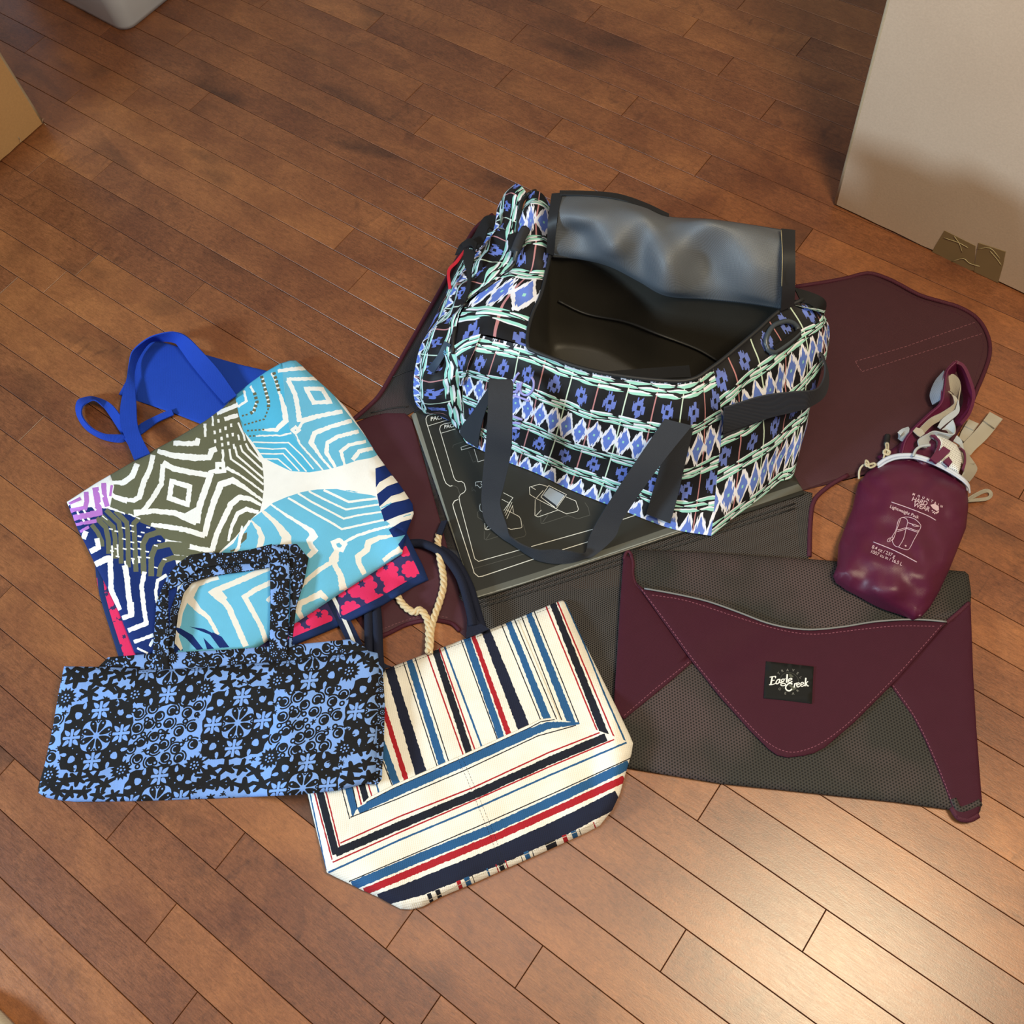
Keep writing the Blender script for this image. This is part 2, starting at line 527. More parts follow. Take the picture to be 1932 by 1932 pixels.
def across(v): return v.dot(BX)
CEN = Vector((0.1, 0.95, 0)); A0, B0 = along(CEN), across(CEN); EXT = 2.75

def slab(name, a0, a1, b0, b1, z0, z1, mat, parent=None):
    V = [AX * a + BX * b + Vector((0, 0, z)) for z in (z0, z1) for a, b in ((a0, b0), (a1, b0), (a1, b1), (a0, b1))]
    return mesh_object(name, V, [(3, 2, 1, 0), (4, 5, 6, 7), (0, 1, 5, 4), (1, 2, 6, 5), (2, 3, 7, 6), (3, 0, 4, 7)], mat, parent, smooth=False)
floor = slab('floor', A0 - EXT, A0 + EXT, B0 - EXT, B0 + EXT, -0.03, -0.0036, M_SUB)
floor['kind'] = 'structure'; floor['label'] = 'reddish brown stained maple plank floor'

JOINTS = [((1361, 1477.7), (1315.6, 1548.9)), ((1558, 1716.4), (1514.5, 1795.9)), ((1294, 1754.3), (1246.2, 1832.7)), ((1023.9, 1784.1), (972.5, 1863.8)),
  ((777.5, 1718.8), (730.4, 1788.4)), ((333.3, 1702.5), (275.4, 1778.6)), ((371.4, 1872.8), (326, 1931.9)), ((1463.8, 188.8), (1434, 225.3)), ((1202, 183.9), (1172.3, 218.6)),
  ((1341.9, 294.8), (1310.7, 331.3)), ((1318, 35.8), (1288.2, 68.9)), ((1532.7, 67.9), (1502.9, 104.3)), ((799.1, 157.5), (763.4, 191)), ((668.6, 431), (629.8, 470.5)),
  ((213.8, 305), (173.9, 338)), ((396.7, 173.9), (360.5, 204.7)), ((1167.3, 326.3), (1135.8, 364.4)), ((1059.6, 225.3), (1029.2, 258.4)), ((962, 135), (934, 165)), ((990, 50), (963.7, 77.6)),
  ((681, 521.7), (654.7, 551)), ((816, 217), (782, 251.6)), ((724.5, 26), (693, 56)), ((386, 534), (346, 571)), ((188, 478), (156, 507)), ((90, 299), (56, 328)), ((34, 523), (0, 554)),
  ((167, 158), (127, 188)), ((366, 56), (328, 85)), ((1406, 0), (1392.6, 15)), ((1532, 432), (1503.6, 473.7)), ((85, 784), (37, 831))]
known = {}
for p, q in JOINTS:
    mid = (F(*p) + F(*q)) / 2
    row = math.floor(across(mid) / PW - 0.5118)
    known.setdefault(row, []).append(along(mid))
def in_view(a, b, marg=40):
    v = AX * a + BX * b
    if (v - Vector((0, 0, CAMH))).dot(_fw) < 0.1: return False
    x, y = P(v)
    return -marg < x < 1932 + marg and -marg < y < 1932 + marg
def plank_mesh(L, w, name='plank'):
    g, e, zb = 0.00045, 0.00045, -0.0034
    hx, hy = L / 2 - g, w / 2 - g
    V = [(-hx + e, -hy + e, 0), (hx - e, -hy + e, 0), (hx - e, hy - e, 0), (-hx + e, hy - e, 0),
         (-hx, -hy, -e), (hx, -hy, -e), (hx, hy, -e), (-hx, hy, -e), (-hx, -hy, zb), (hx, -hy, zb), (hx, hy, zb), (-hx, hy, zb)]
    Fs = [(0, 1, 2, 3)]
    for i in range(4):
        j = (i + 1) % 4; Fs += [(4 + i, 4 + j, j, i), (8 + i, 8 + j, 4 + j, 4 + i)]
    return V, Fs
rr = random.Random(11)
far_V, far_F = [], []
r0, r1 = int((B0 - EXT) / PW - 0.5118) + 1, int((B0 + EXT) / PW - 0.5118) - 1
for row in range(r0, r1):
    bmid = (row + 1.0118) * PW
    js = sorted(known.get(row, []))
    cuts = list(js)
    a = A0 - EXT
    allj = [A0 - EXT]
    while True:
        allj.append(allj[-1] + rr.choice([0.31, 0.42, 0.55, 0.7, 0.86, 1.05]) * rr.uniform(.92, 1.08))
        if allj[-1] > A0 + EXT: break
    for x in allj[1:-1]:
        if all(abs(x - k) > 0.30 for k in js):
            # do not invent a joint on a row already traced inside the picture
            if js and in_view(x, bmid, 0): continue
            cuts.append(x)
    cuts = sorted([A0 - EXT] + cuts + [A0 + EXT])
    for x0, x1 in zip(cuts[:-1], cuts[1:]):
        vis = any(in_view(x0 + (x1 - x0) * k / 12, bmid + s * PW * .45) for k in range(13) for s in (-1, 1))
        V, Fs = plank_mesh(x1 - x0, PW)
        loc = AX * ((x0 + x1) / 2) + BX * bmid
        if vis:
            o = mesh_object('plank', V, Fs, M_WOOD, None, smooth=False)
            o.location = loc; o.rotation_euler = (0, 0, YAW); o.parent = floor
        else:
            i0 = len(far_V)
            far_V += [tuple(AX * v[0] + BX * v[1] + loc + Vector((0, 0, v[2]))) for v in V]
            far_F += [tuple(i0 + i for i in f) for f in Fs]
o = mesh_object('outer_planks', far_V, far_F, M_WOOD, floor, smooth=False); o['kind'] = 'stuff'

# walls of the room beyond the picture
M_WALL = plain('painted_wall', srgb(196, 190, 180), 0.9)
for nm, V in (('wall_back', [(-3.0, 3.3, -.03), (3.2, 3.3, -.03), (3.2, 3.42, -.03), (-3.0, 3.42, -.03)]), ('wall_right', [(3.2, -1.6, -.03), (3.32, -1.6, -.03), (3.32, 3.42, -.03), (3.2, 3.42, -.03)])):
    VV = [Vector(v) for v in V] + [Vector(v) + Vector((0, 0, 2.5)) for v in V]
    w_ = mesh_object(nm, VV, [(3, 2, 1, 0), (4, 5, 6, 7), (0, 1, 5, 4), (1, 2, 6, 5), (2, 3, 7, 6), (3, 0, 4, 7)], M_WALL, None, smooth=False)
    w_['kind'] = 'structure'; w_['label'] = 'plain painted wall beyond the picture'
# ------------------------------------------------------------------ cardboard boxes and the plastic tub
def cardboard(name, c1, c2):
    m, t, b = new_mat(name); X.T = t
    tc = nd(t, 'ShaderNodeTexCoord')
    n1 = nd(t, 'ShaderNodeTexNoise'); n1.inputs['Scale'].default_value = 7; n1.inputs['Detail'].default_value = 3
    n2 = nd(t, 'ShaderNodeTexNoise'); n2.inputs['Scale'].default_value = 330; n2.inputs['Detail'].default_value = 3
    mp = nd(t, 'ShaderNodeMapping'); mp.inputs['Scale'].default_value = (1, 1, 1.0)
    t.links.new(tc.outputs['Object'], n1.inputs[0]); t.links.new(tc.outputs['Object'], mp.inputs[0]); t.links.new(mp.outputs[0], n2.inputs[0])
    c = mixc(t, X(n1.outputs['Fac']), c1, c2)
    k = X(n2.outputs['Fac']) * 0.22 + 0.89
    cx = nd(t, 'ShaderNodeCombineXYZ')
    for i in range(3): t.links.new(k.v, cx.inputs[i])
    t.links.new(mixc(t, 1.0, c, cx.outputs[0], 'MULTIPLY'), b.inputs['Base Color'])
    b.inputs['Roughness'].default_value = 0.72; b.inputs['Specular IOR Level'].default_value = 0.3
    bp = nd(t, 'ShaderNodeBump'); bp.inputs['Strength'].default_value = 0.15; bp.inputs['Distance'].default_value = 0.001
    t.links.new(n2.outputs['Fac'], bp.inputs['Height']); t.links.new(bp.outputs[0], b.inputs['Normal'])
    return m
M_CARD = cardboard('kraft_cardboard', srgb(184, 160, 138), srgb(196, 174, 152))
M_CARD2 = cardboard('tan_cardboard', srgb(196, 152, 100), srgb(206, 164, 112))
M_FLUTE = cardboard('cardboard_edge', srgb(168, 150, 122), srgb(186, 166, 138))
M_TAPE = plain('packing_tape', srgb(128, 108, 76), 0.22)
M_TAPEC = plain('tape_crease', srgb(190, 172, 128), 0.25)

def carton(root, corner, e1, e2, L1, L2, H, mat, edge, gap=0.004, t=0.006):
    """four corrugated walls with the board's own thickness, a base and folded top flaps"""
    bm_parts = []
    def wall(nm, o, d, n, L):
        V = []
        k = 24
        for (off) in (0, t):
            for i in range(k + 1):
                for z in (gap, H):
                    jit = 0.0016 * noise.noise(Vector((i * .9, L * 10, 3))) if z == gap else 0
                    V.append(o + d * (L * i / k) + n * (-off) + Vector((0, 0, z + jit)))
        Fs = []; h = 2 * (k + 1)
        for i in range(k):
            a = 2 * i
            Fs += [(a, a + 2, a + 3, a + 1), (h + a, h + a + 1, h + a + 3, h + a + 2), (a, h + a, h + a + 2, a + 2), (a + 1, a + 3, h + a + 3, h + a + 1)]
        Fs += [(0, 1, h + 1, h), (2 * k, h + 2 * k, h + 2 * k + 1, 2 * k + 1)]
        return mesh_object(nm, V, Fs, mat, root, smooth=False)
    n1 = -e2; n2 = -e1
    wall('side_panel', corner + e1 * 0.0, e1, n1, L1)
    wall('side_panel', corner + e2 * L2, e1, e2, L1)
    wall('side_panel', corner + e2 * t, e2, n2, L2 - 2 * t)
    wall('side_panel', corner + e1 * L1 + e2 * t, e2, e1, L2 - 2 * t)
    V = [corner + e1 * a + e2 * b + Vector((0, 0, z)) for z in (0.003, 0.008) for a, b in ((t, t), (L1 - t, t), (L1 - t, L2 - t), (t, L2 - t))]
    mesh_object('bottom_flap', V, [(3, 2, 1, 0), (4, 5, 6, 7), (0, 1, 5, 4), (1, 2, 6, 5), (2, 3, 7, 6), (3, 0, 4, 7)], edge, root, smooth=False)
    for a0, a1 in ((0, .497), (.503, 1)):
        V = [corner + e1 * a + e2 * b + Vector((0, 0, z)) for z in (H, H + t) for a, b in ((0, L2 * a0), (L1, L2 * a0), (L1, L2 * a1), (0, L2 * a1))]
        mesh_object('top_flap', V, [(3, 2, 1, 0), (4, 5, 6, 7), (0, 1, 5, 4), (1, 2, 6, 5), (2, 3, 7, 6), (3, 0, 4, 7)], mat, root, smooth=False)
    # soft rounded board edge up the corner, seen as a pale strip
    tube('corner_edge', [tuple(corner + Vector((0, 0, z)) + (e1 - e2 * 0.6) * 0.0 + e2 * 0.004) for z in (gap, H * .5, H)], 0.0045, edge, root, seg=8, n=4, world=True)

c0 = F(1576, 389); e1 = (F(1932, 557) - c0); e1.z = 0; e1.normalize(); e2 = Vector((-e1.y, e1.x, 0))
big = thing('cardboard_box', 'tall kraft cardboard box with brown packing tape at the bottom edge of its side', 'box', tuple(c0))
carton(big, c0, e1, e2, 0.62, 0.46, 0.72, M_CARD, M_FLUTE)
def on_face(px, py, off=0.0006):
    """pixel -> point on the big box's near face"""
    a = F(px, py, 0.0); c = Vector((0, 0, CAMH)); d = (a - c)
    n = -e2
    t = (c0 - c).dot(n) / d.dot(n)
    return c + d * t + n * off
TP = conv(1500, 0, 432 / 1439)
def face_poly(name, pts, mat, off, parent):
    n = len(pts); V = [on_face(x, y, off) for x, y in pts] + [on_face(x, y, 0.0) for x, y in pts]
    Fs = [tuple(range(n))[::-1]] + [(i, (i + 1) % n, n + (i + 1) % n, n + i) for i in range(n)]
    return mesh_object(name, V, Fs, mat, parent, smooth=False)
t1 = face_poly('packing_tape', TP((940, 1448), (1000, 1478), (1135, 1545), (1128, 1700), (1090, 1695), (1000, 1650), (862, 1580), (890, 1530)), M_TAPE, 0.0007, big)
t2 = face_poly('packing_tape', TP((1155, 1525), (1325, 1580), (1310, 1660), (1278, 1775), (1128, 1705), (1140, 1600)), M_TAPE, 0.0012, big)
for pts in ([(1005, 1482), (1035, 1525), (1055, 1580)], [(940, 1490), (1030, 1520), (1090, 1552)], [(985, 1640), (1060, 1620), (1100, 1650), (1165, 1670)], [(1150, 1560), (1230, 1555), (1290, 1620)], [(1230, 1575), (1270, 1620), (1300, 1662)]):
    tube('tape_crease', [tuple(on_face(x, y, 0.0018)) for x, y in TP(*pts)], 0.0005, M_TAPEC, t1, seg=5, n=3, world=True)

c0b = F(82, 234); f1 = (F(0, 306) - c0b); f1.z = 0; f1.normalize(); f2 = Vector((f1.y, -f1.x, 0))
if f2.y < 0: f2 = -f2
small = thing('cardboard_box', 'tan cardboard box with frayed edges cut off by the left of the floor', 'box', tuple(c0b))
carton(small, c0b, f1, f2, 0.42, 0.36, 0.36, M_CARD2, M_FLUTE, gap=0.002)
for (x, y), (dx, dy) in (((80, 230), (3, -6)), ((83, 234), (4, 2)), ((40, 268), (-3, -8)), ((36, 262), (-2, -7))):
    a = F(x, y, 0.012); bb = F(x + dx, y + dy, 0.014)
    tube('loose_fibre', [tuple(a), tuple(a.lerp(bb, .5) + Vector((0, 0, .002))), tuple(bb)], 0.0006, M_FLUTE, small, seg=5, n=3, world=True)

# translucent storage tub
def tub_material():
    m, t, b = new_mat('frosted_plastic'); X.T = t
    tc = nd(t, 'ShaderNodeTexCoord'); n1 = nd(t, 'ShaderNodeTexNoise'); n1.inputs['Scale'].default_value = 11
    t.links.new(tc.outputs['Object'], n1.inputs[0])
    t.links.new(mixc(t, X(n1.outputs['Fac']), srgb(196, 202, 212), srgb(222, 224, 228)), b.inputs['Base Color'])
    b.inputs['Roughness'].default_value = 0.25; b.inputs['Alpha'].default_value = 0.84
    b.inputs['Specular IOR Level'].default_value = 0.5
    return m
M_TUB = tub_material()
tc0 = F(239, 66); g1 = F(320, 0) - tc0; g1.z = 0; g1.normalize(); g2 = F(112, 0) - tc0; g2.z = 0; g2 = (g2 - g1 * g2.dot(g1)).normalized()
tub = thing('storage_tub', 'frosted clear plastic storage tub at the far edge of the floor', 'tub', tuple(tc0))
def tub_ring(z, grow, rad=0.03, n=6):
    L1, L2 = 0.40, 0.55; out = []
    cs = ((0, 0, 180), (L1, 0, 270), (L1, L2, 0), (0, L2, 90))
    for a, b_, ang in cs:
        ca = a + (rad if a == 0 else -rad); cb = b_ + (rad if b_ == 0 else -rad)
        for k in range(n + 1):
            th = math.radians(ang + 90 * k / n)
            x = ca + math.cos(th) * (rad + grow); y = cb + math.sin(th) * (rad + grow)
            out.append(tc0 + g1 * x + g2 * y + Vector((0, 0, z)))
    return out
def loft(name, rings, mat, parent, cap=True):
    n = len(rings[0]); V = [p for r in rings for p in r]; Fs = []
    for i in range(len(rings) - 1):
        for k in range(n): Fs.append((i * n + k, i * n + (k + 1) % n, (i + 1) * n + (k + 1) % n, (i + 1) * n + k))
    if cap: Fs.append(tuple(range(n))[::-1])
    return mesh_object(name, V, Fs, mat, parent)
loft('body', [tub_ring(.001, -.008), tub_ring(.002, -.002), tub_ring(.010, 0), tub_ring(.05, .003), tub_ring(.24, .016), tub_ring(.24, .011), tub_ring(.012, -.005), tub_ring(.006, -.012)], M_TUB, tub)
loft('rim', [tub_ring(.232, .016), tub_ring(.232, .030), tub_ring(.246, .030), tub_ring(.246, .010)], M_TUB, tub, cap=False)
M_PAPER = plain('crumpled_paper', srgb(150, 142, 120), 0.7); M_GREYC = plain('grey_cloth', srgb(112, 122, 138), 0.8)
def lump(name, cx, cy, cz, rx, ry, rz, mat, parent, seed, amp=.25):
    bm = bmesh.new(); bmesh.ops.create_icosphere(bm, subdivisions=4, radius=1)
    for v in bm.verts:
        k = 1 + amp * noise.noise(v.co * 1.7 + Vector((seed, 0, 0))) + amp * .5 * noise.noise(v.co * 4 + Vector((0, seed, 0)))
        v.co = Vector((v.co.x * rx, v.co.y * ry, v.co.z * rz)) * k
    me = bpy.data.meshes.new(name); bm.to_mesh(me); bm.free(); me.materials.append(mat)
    me.polygons.foreach_set('use_smooth', [True] * len(me.polygons))
    o = bpy.data.objects.new(name, me); COL.objects.link(o); o.location = (cx, cy, cz)
    return o
q = tc0 + g1 * .09 + g2 * .2
tag(lump('crumpled_bag', q.x, q.y, .085, .055, .06, .06, M_PAPER, None, 3), 'crumpled beige packet inside the frosted plastic tub', 'packet')
q = tc0 + g1 * .24 + g2 * .13
tag(lump('folded_cloth', q.x, q.y, .08, .085, .07, .055, M_GREYC, None, 8), 'bluish grey folded cloth inside the frosted plastic tub', 'cloth')
M_ATTR = fabric('printed_cotton', None, 0.85, 1400, 0.18, 0.05)
M_CANVAS = fabric('printed_canvas', None, 0.9, 800, 0.3, 0.06)
M_NYLON = fabric('coated_nylon', None, 0.55, 1600, 0.12, 0.07, spec=0.35, fold=0.3, fscale=16)
WHITE = srgb(243, 241, 236); CREAM = srgb(238, 230, 215)
# ------------------------------------------------------------------ pale object at the corner of the floor
o = sheet('corner_object', [(-90, 1850), (-30, 1880), (0, 1904), (27, 1932), (42, 1975), (30, 2020), (-90, 2020)], [], srgb(214, 204, 182), M_CANVAS, 0.001, 0.03, 12, grid=10)
tag(o, 'pale cream padded object cut off at the corner of the bare floor', 'cushion')

# ------------------------------------------------------------------ opened garment folder (maroon wings, dark mesh)
MAROON = srgb(68, 38, 44); MAROON_D = srgb(60, 26, 40); STITCH = srgb(128, 80, 88)
M_MAROON = fabric('maroon_twill', None, 0.6, 1300, 0.22, 0.08, spec=0.22)
M_MESHD = mesh_cloth('charcoal_mesh', srgb(50, 49, 50), srgb(28, 26, 26), 0.0022, 0.28, tint=srgb(70, 58, 60))
M_MESHO = mesh_cloth('open_mesh', srgb(70, 66, 64), srgb(20, 18, 17), 0.0031, 0.30, see=0.55)
M_BIND = fabric('maroon_binding', srgb(74, 30, 44), 0.7, 900, 0.3, 0.08)
M_ZIP = plain('black_zip', srgb(30, 30, 32), 0.55)
fold = thing('garment_folder', 'opened maroon garment folder with dark mesh panels lying flat under the patterned duffel', 'garment folder', tuple(F(1150, 800)))
rw = [(1300, 640), (1420, 570), (1500, 541), (1559, 532), (1600, 524), (1622, 518), (1645, 516), (1684, 530), (1733, 556), (1775, 569), (1808, 579), (1838, 596), (1857, 619), (1867, 647), (1866, 674), (1856, 704), (1843, 735), (1826, 775), (1790, 840),
      (1745, 868), (1700, 872), (1640, 884), (1600, 898), (1560, 909), (1505, 928), (1420, 935), (1330, 800)]
I = conv(1460, 480, 472 / 1900)
sh = []
inner = I((160, 250), (400, 220), (640, 178), (700, 178), (800, 210), (1000, 300), (1200, 380), (1380, 440), (1500, 510), (1560, 590), (1592, 680), (1570, 800), (1520, 960), (1440, 1130))
sh += [(p, MAROON_D) for p in dashed(inner, 1.1, 5, 2, 3)]
for ln in (I((620, 812), (1000, 700), (1300, 595), (1530, 515)), I((670, 890), (1000, 785), (1300, 690), (1585, 600)), I((620, 812), (640, 850), (670, 890))):
    sh += [(p, STITCH) for p in dashed(ln, 0.9, 5, 3)]
def rw_z(x, y):   # long soft dents running with the panel
    return max(0, min(1, (x - 1540) / 60)) * 0.0022 * math.sin((x * .8 - y * .45) / 38.0) * max(0, min(1, (1866 - x) / 90)) + 0.0004
o = sheet('right_wing', rw, sh, MAROON, M_MAROON, 0.0008, 0.0028, 6, fold, grid=16, zt=rw_z, relief=0.0006, rscale=60)
tube('binding', [(x, y, .0035) for x, y in rw[2:19]], 0.0032, M_BIND, fold, seg=8, n=3)
lw = [(664, 800), (700, 785), (730, 778), (764, 779), (778, 792), (800, 870), (832, 988), (868, 1122), (902, 1160), (880, 1205), (873, 1198), (849, 1177), (808, 1172), (768, 1180), (720, 1206), (694, 1200), (640, 1120), (590, 1000), (620, 860)]
lsh = [(p, STITCH) for p in dashed([(700, 1196), (760, 1172), (808, 1160), (850, 1166)], 0.8, 4, 3, 3)]
sheet('left_wing', lw, lsh, srgb(70, 32, 42), M_NYLON, 0.0008, 0.0036, 8, fold, grid=12, relief=0.0016, rscale=42, seed=4)
tp = [(664, 794), (690, 772), (715, 747), (739, 708), (784, 630), (835, 540), (870, 476), (898, 430), (930, 405), (1010, 460), (1000, 620), (900, 700), (800, 765), (770, 782), (720, 782)]
o = sheet('top_mesh_panel', tp, [], srgb(50, 50, 54), M_MESHD, 0.0006, 0.0025, 5, fold, grid=16)
tube('binding', [(x, y, .003) for x, y in [(656, 800)] + tp[:9]], 0.0036, M_BIND, fold, seg=8, n=4)
tube('zipper', [(740, 712, .0035), (770, 700, .0035), (800, 694, .004)], 0.0012, M_ZIP, fold, seg=6)
tube('zipper', [(700, 779, .003), (740, 770, .0035), (768, 768, .0035)], 0.0013, M_ZIP, fold, seg=6)
bp_ = [(845, 1126), (1000, 1080), (1180, 1025), (1350, 972), (1500, 922), (1533, 930), (1530, 980), (1527, 1050), (1480, 1150), (1330, 1260), (1190, 1400), (1150, 1398), (1095, 1290), (1000, 1215), (905, 1190), (885, 1198), (870, 1180), (850, 1150)]
sheet('lower_mesh_panel', bp_, [], srgb(60, 55, 52), M_MESHO, 0.0006, 0.0028, 5, fold, grid=16, relief=0.0006, rscale=50)
for k in (0, 1):
    tube('zipper', [(890, 1140 + 9 * k, .004), (950, 1124 + 9 * k, .004), (1100, 1077 + 9 * k, .004), (1300, 1014 + 9 * k, .004), (1500, 950 + 9 * k, .004)], 0.0013, M_ZIP, fold, seg=6)
tube('binding', [(1600, 896, .003), (1563, 918, .003), (1536, 945, .003), (1529, 985, .003), (1527, 1050, .003)], 0.0033, M_BIND, fold, seg=8)
tube('binding', [(700, 1204, .003), (730, 1196, .003), (768, 1178, .003), (808, 1170, .003), (849, 1175, .003), (868, 1190, .003)], 0.0033, M_BIND, fold, seg=8)
cpn = [(780, 772), (1000, 640), (1300, 640), (1440, 800), (1500, 922), (845, 1126)]
sheet('centre_panel', cpn, [], srgb(40, 38, 40), M_MESHD, 0.0004, 0.0012, 0, fold, grid=60)

# ------------------------------------------------------------------ dark folding board with printed instructions
BL, BR_, TL = F(899, 1126, .006), F(1518, 931, .006), F(777, 781, .006)
TR = BR_ + (TL - BL)
G_ = conv(760, 760, 400 / 1932)
BOARD = srgb(46, 46, 41); LINE = srgb(226, 226, 218); DIM = srgb(86, 86, 80)
M_BOARD = fabric('smooth_board', None, 0.34, 2500, 0.02, 0.04, spec=0.5)
bo = [(776, 784), (780, 779), (808, 767)] + [P(TR), P(BR_)] + [(1160, 1047), (905, 1129), (898, 1126), (891, 1116)]
bs = []
bs += [(G_((75, 100), (95, 92), (120, 95), (540, 1440), (650, 1725), (600, 1600), (490, 1430)), srgb(122, 122, 112)),
       (G_((640, 1725), (1300, 1520), (1932, 1305), (2700, 1040), (3600, 740), (3660, 790), (2700, 1110), (1932, 1370), (1300, 1570), (680, 1775)), srgb(92, 93, 86))]  # last strip: glossy reflection along the bottom edge, painted in as paler grey
bs += [(p, srgb(150, 152, 144)) for p in stroke(G_((680, 1768), (1100, 1640), (1500, 1505), (1932, 1360), (2700, 1100)), 1.6, .3)]
def line(pts, w=1.6, c=LINE, sm=0): return [(p, c) for p in stroke(pts, w * .78, 0, 6, smooth=sm)]
bs += line(G_((345, 88), (250, 106), (222, 120), (210, 145), (214, 175), (380, 705), (395, 735), (430, 760), (452, 755)))
bs += line(G_((455, 755), (480, 760), (500, 775), (518, 830)), 1.2, DIM)
bs += line(G_((505, 880), (470, 895), (455, 925), (462, 960), (636, 1500), (650, 1550), (690, 1585), (725, 1580), (1215, 1416)), 1.8)
bs += line(G_((1435, 1345), (1690, 1266)), 1.8)
bs += line(G_((440, 180), (375, 192), (345, 208), (335, 240), (465, 680), (480, 705), (505, 718), (535, 716), (560, 735), (574, 790), (560, 815), (525, 835), (512, 860), (520, 910), (636, 1350), (655, 1420), (690, 1445), (1080, 1336)), 1.5)
bs += line(G_((1170, 1310), (1740, 1150)), 1.6) + line(G_((1860, 1110), (2300, 965)), 1.6)
bs += line(G_((225, 212), (420, 152)), 1.2) + line(G_((352, 276), (480, 238)), 1.2)
bs += line(G_((650, 1510), (1200, 1350)), 0.9, DIM)
bs += line(G_((530, 405), (620, 375)), 1) + line(G_((530, 405), (535, 430), (640, 400)), 1) + line(G_((650, 420), (685, 538), (760, 515)), 1.1)
bs += line(G_((455, 410), (460, 385), (560, 350)), .9, DIM) + line(G_((600, 440), (640, 540), (700, 520)), .9, DIM)
Q_ = conv(880, 880, 300 / 1932)
bs += line(Q_((905, 690), (940, 692), (1235, 597), (1350, 637), (1500, 592), (1480, 500), (1440, 440)), 1.1, DIM) + line(Q_((895, 420), (905, 690)), 1.0, DIM) + line(Q_((925, 680), (990, 590)), 1.2, DIM)
bs += [(Q_((1215, 380), (1320, 440), (1220, 560), (1120, 520)), srgb(44, 44, 40))]
bs += [(Q_((1000, 232), (1215, 342), (1090, 515), (905, 372)), srgb(34, 38, 44)), (Q_((1012, 255), (1190, 350), (1100, 480), (932, 350)), srgb(150, 162, 176))]
for q in ([(1110, 525), (850, 390), (770, 340), (765, 252), (890, 215), (990, 245)], [(835, 400), (832, 595), (870, 615), (1112, 530)], [(1112, 528), (1215, 576), (1345, 547), (1362, 520), (1328, 420), (1210, 370)],
          [(1000, 232), (1215, 342), (1090, 515), (905, 372), (1000, 232)], [(850, 385), (935, 290)], [(848, 595), (910, 530)], [(780, 245), (840, 282)], [(1095, 485), (1190, 355)], [(920, 385), (1075, 495)]):
    bs += line(Q_(*q), 1.2)
for q in ([(450, 320), (565, 380), (455, 535)], [(430, 400), (510, 440)], [(545, 405), (465, 570)], [(555, 435), (475, 600)], [(565, 470), (490, 635)], [(490, 530), (640, 608), (660, 640), (675, 735), (660, 748), (540, 765), (480, 740)], [(560, 480), (572, 560)],
          [(222, 690), (226, 760), (250, 770), (310, 752)], [(235, 760), (270, 715)], [(170, 455), (160, 480), (165, 530), (195, 555)]):
    bs += line(Q_(*q), 1.2)
for q in ([(215, 785), (215, 880), (245, 895), (385, 850)], [(580, 880), (705, 850), (725, 820), (690, 705)], [(240, 885), (290, 810)], [(150, 540), (135, 560), (140, 620), (200, 655)]):
    bs += line(Q_(*q), 1.0, DIM)
bs += line(Q_((112, 190), (185, 182), (175, 212), (195, 235), (165, 262), (130, 225), (112, 237), (112, 190)), 1.2)
bs += line(Q_((70, 250), (68, 300), (90, 280), (115, 305)), 1.0, DIM)
board = thing('folding_board', 'dark grey plastic folding board printed with thin white line instructions, under the duffel', 'folding board', tuple((BL + TR) / 2))
sheet('board', bo, bs, BOARD, M_BOARD, 0.0048, 0.0040, 0, board, grid=40, edge=0.0036)
M_INK = plain('white_print', srgb(228, 228, 222), 0.6)
def em(sz, ang, k=1.0, sk=0.0):
    a = math.radians(ang); return (sz * math.cos(a), sz * math.sin(a)), (sz * k * math.sin(a + sk), -sz * k * math.cos(a + sk))
u, v = em(10.5, -10)
lettering('print_lettering', 'PACK ·', G_((252, 165))[0], u, v, .0089, M_INK, board, 0.2, 1.0, 0.02)
u, v = em(9, -10)
lettering('print_lettering', 'PACK', G_((376, 235))[0], u, v, .0089, M_INK, board, 0.2, 1.0, 0.02)
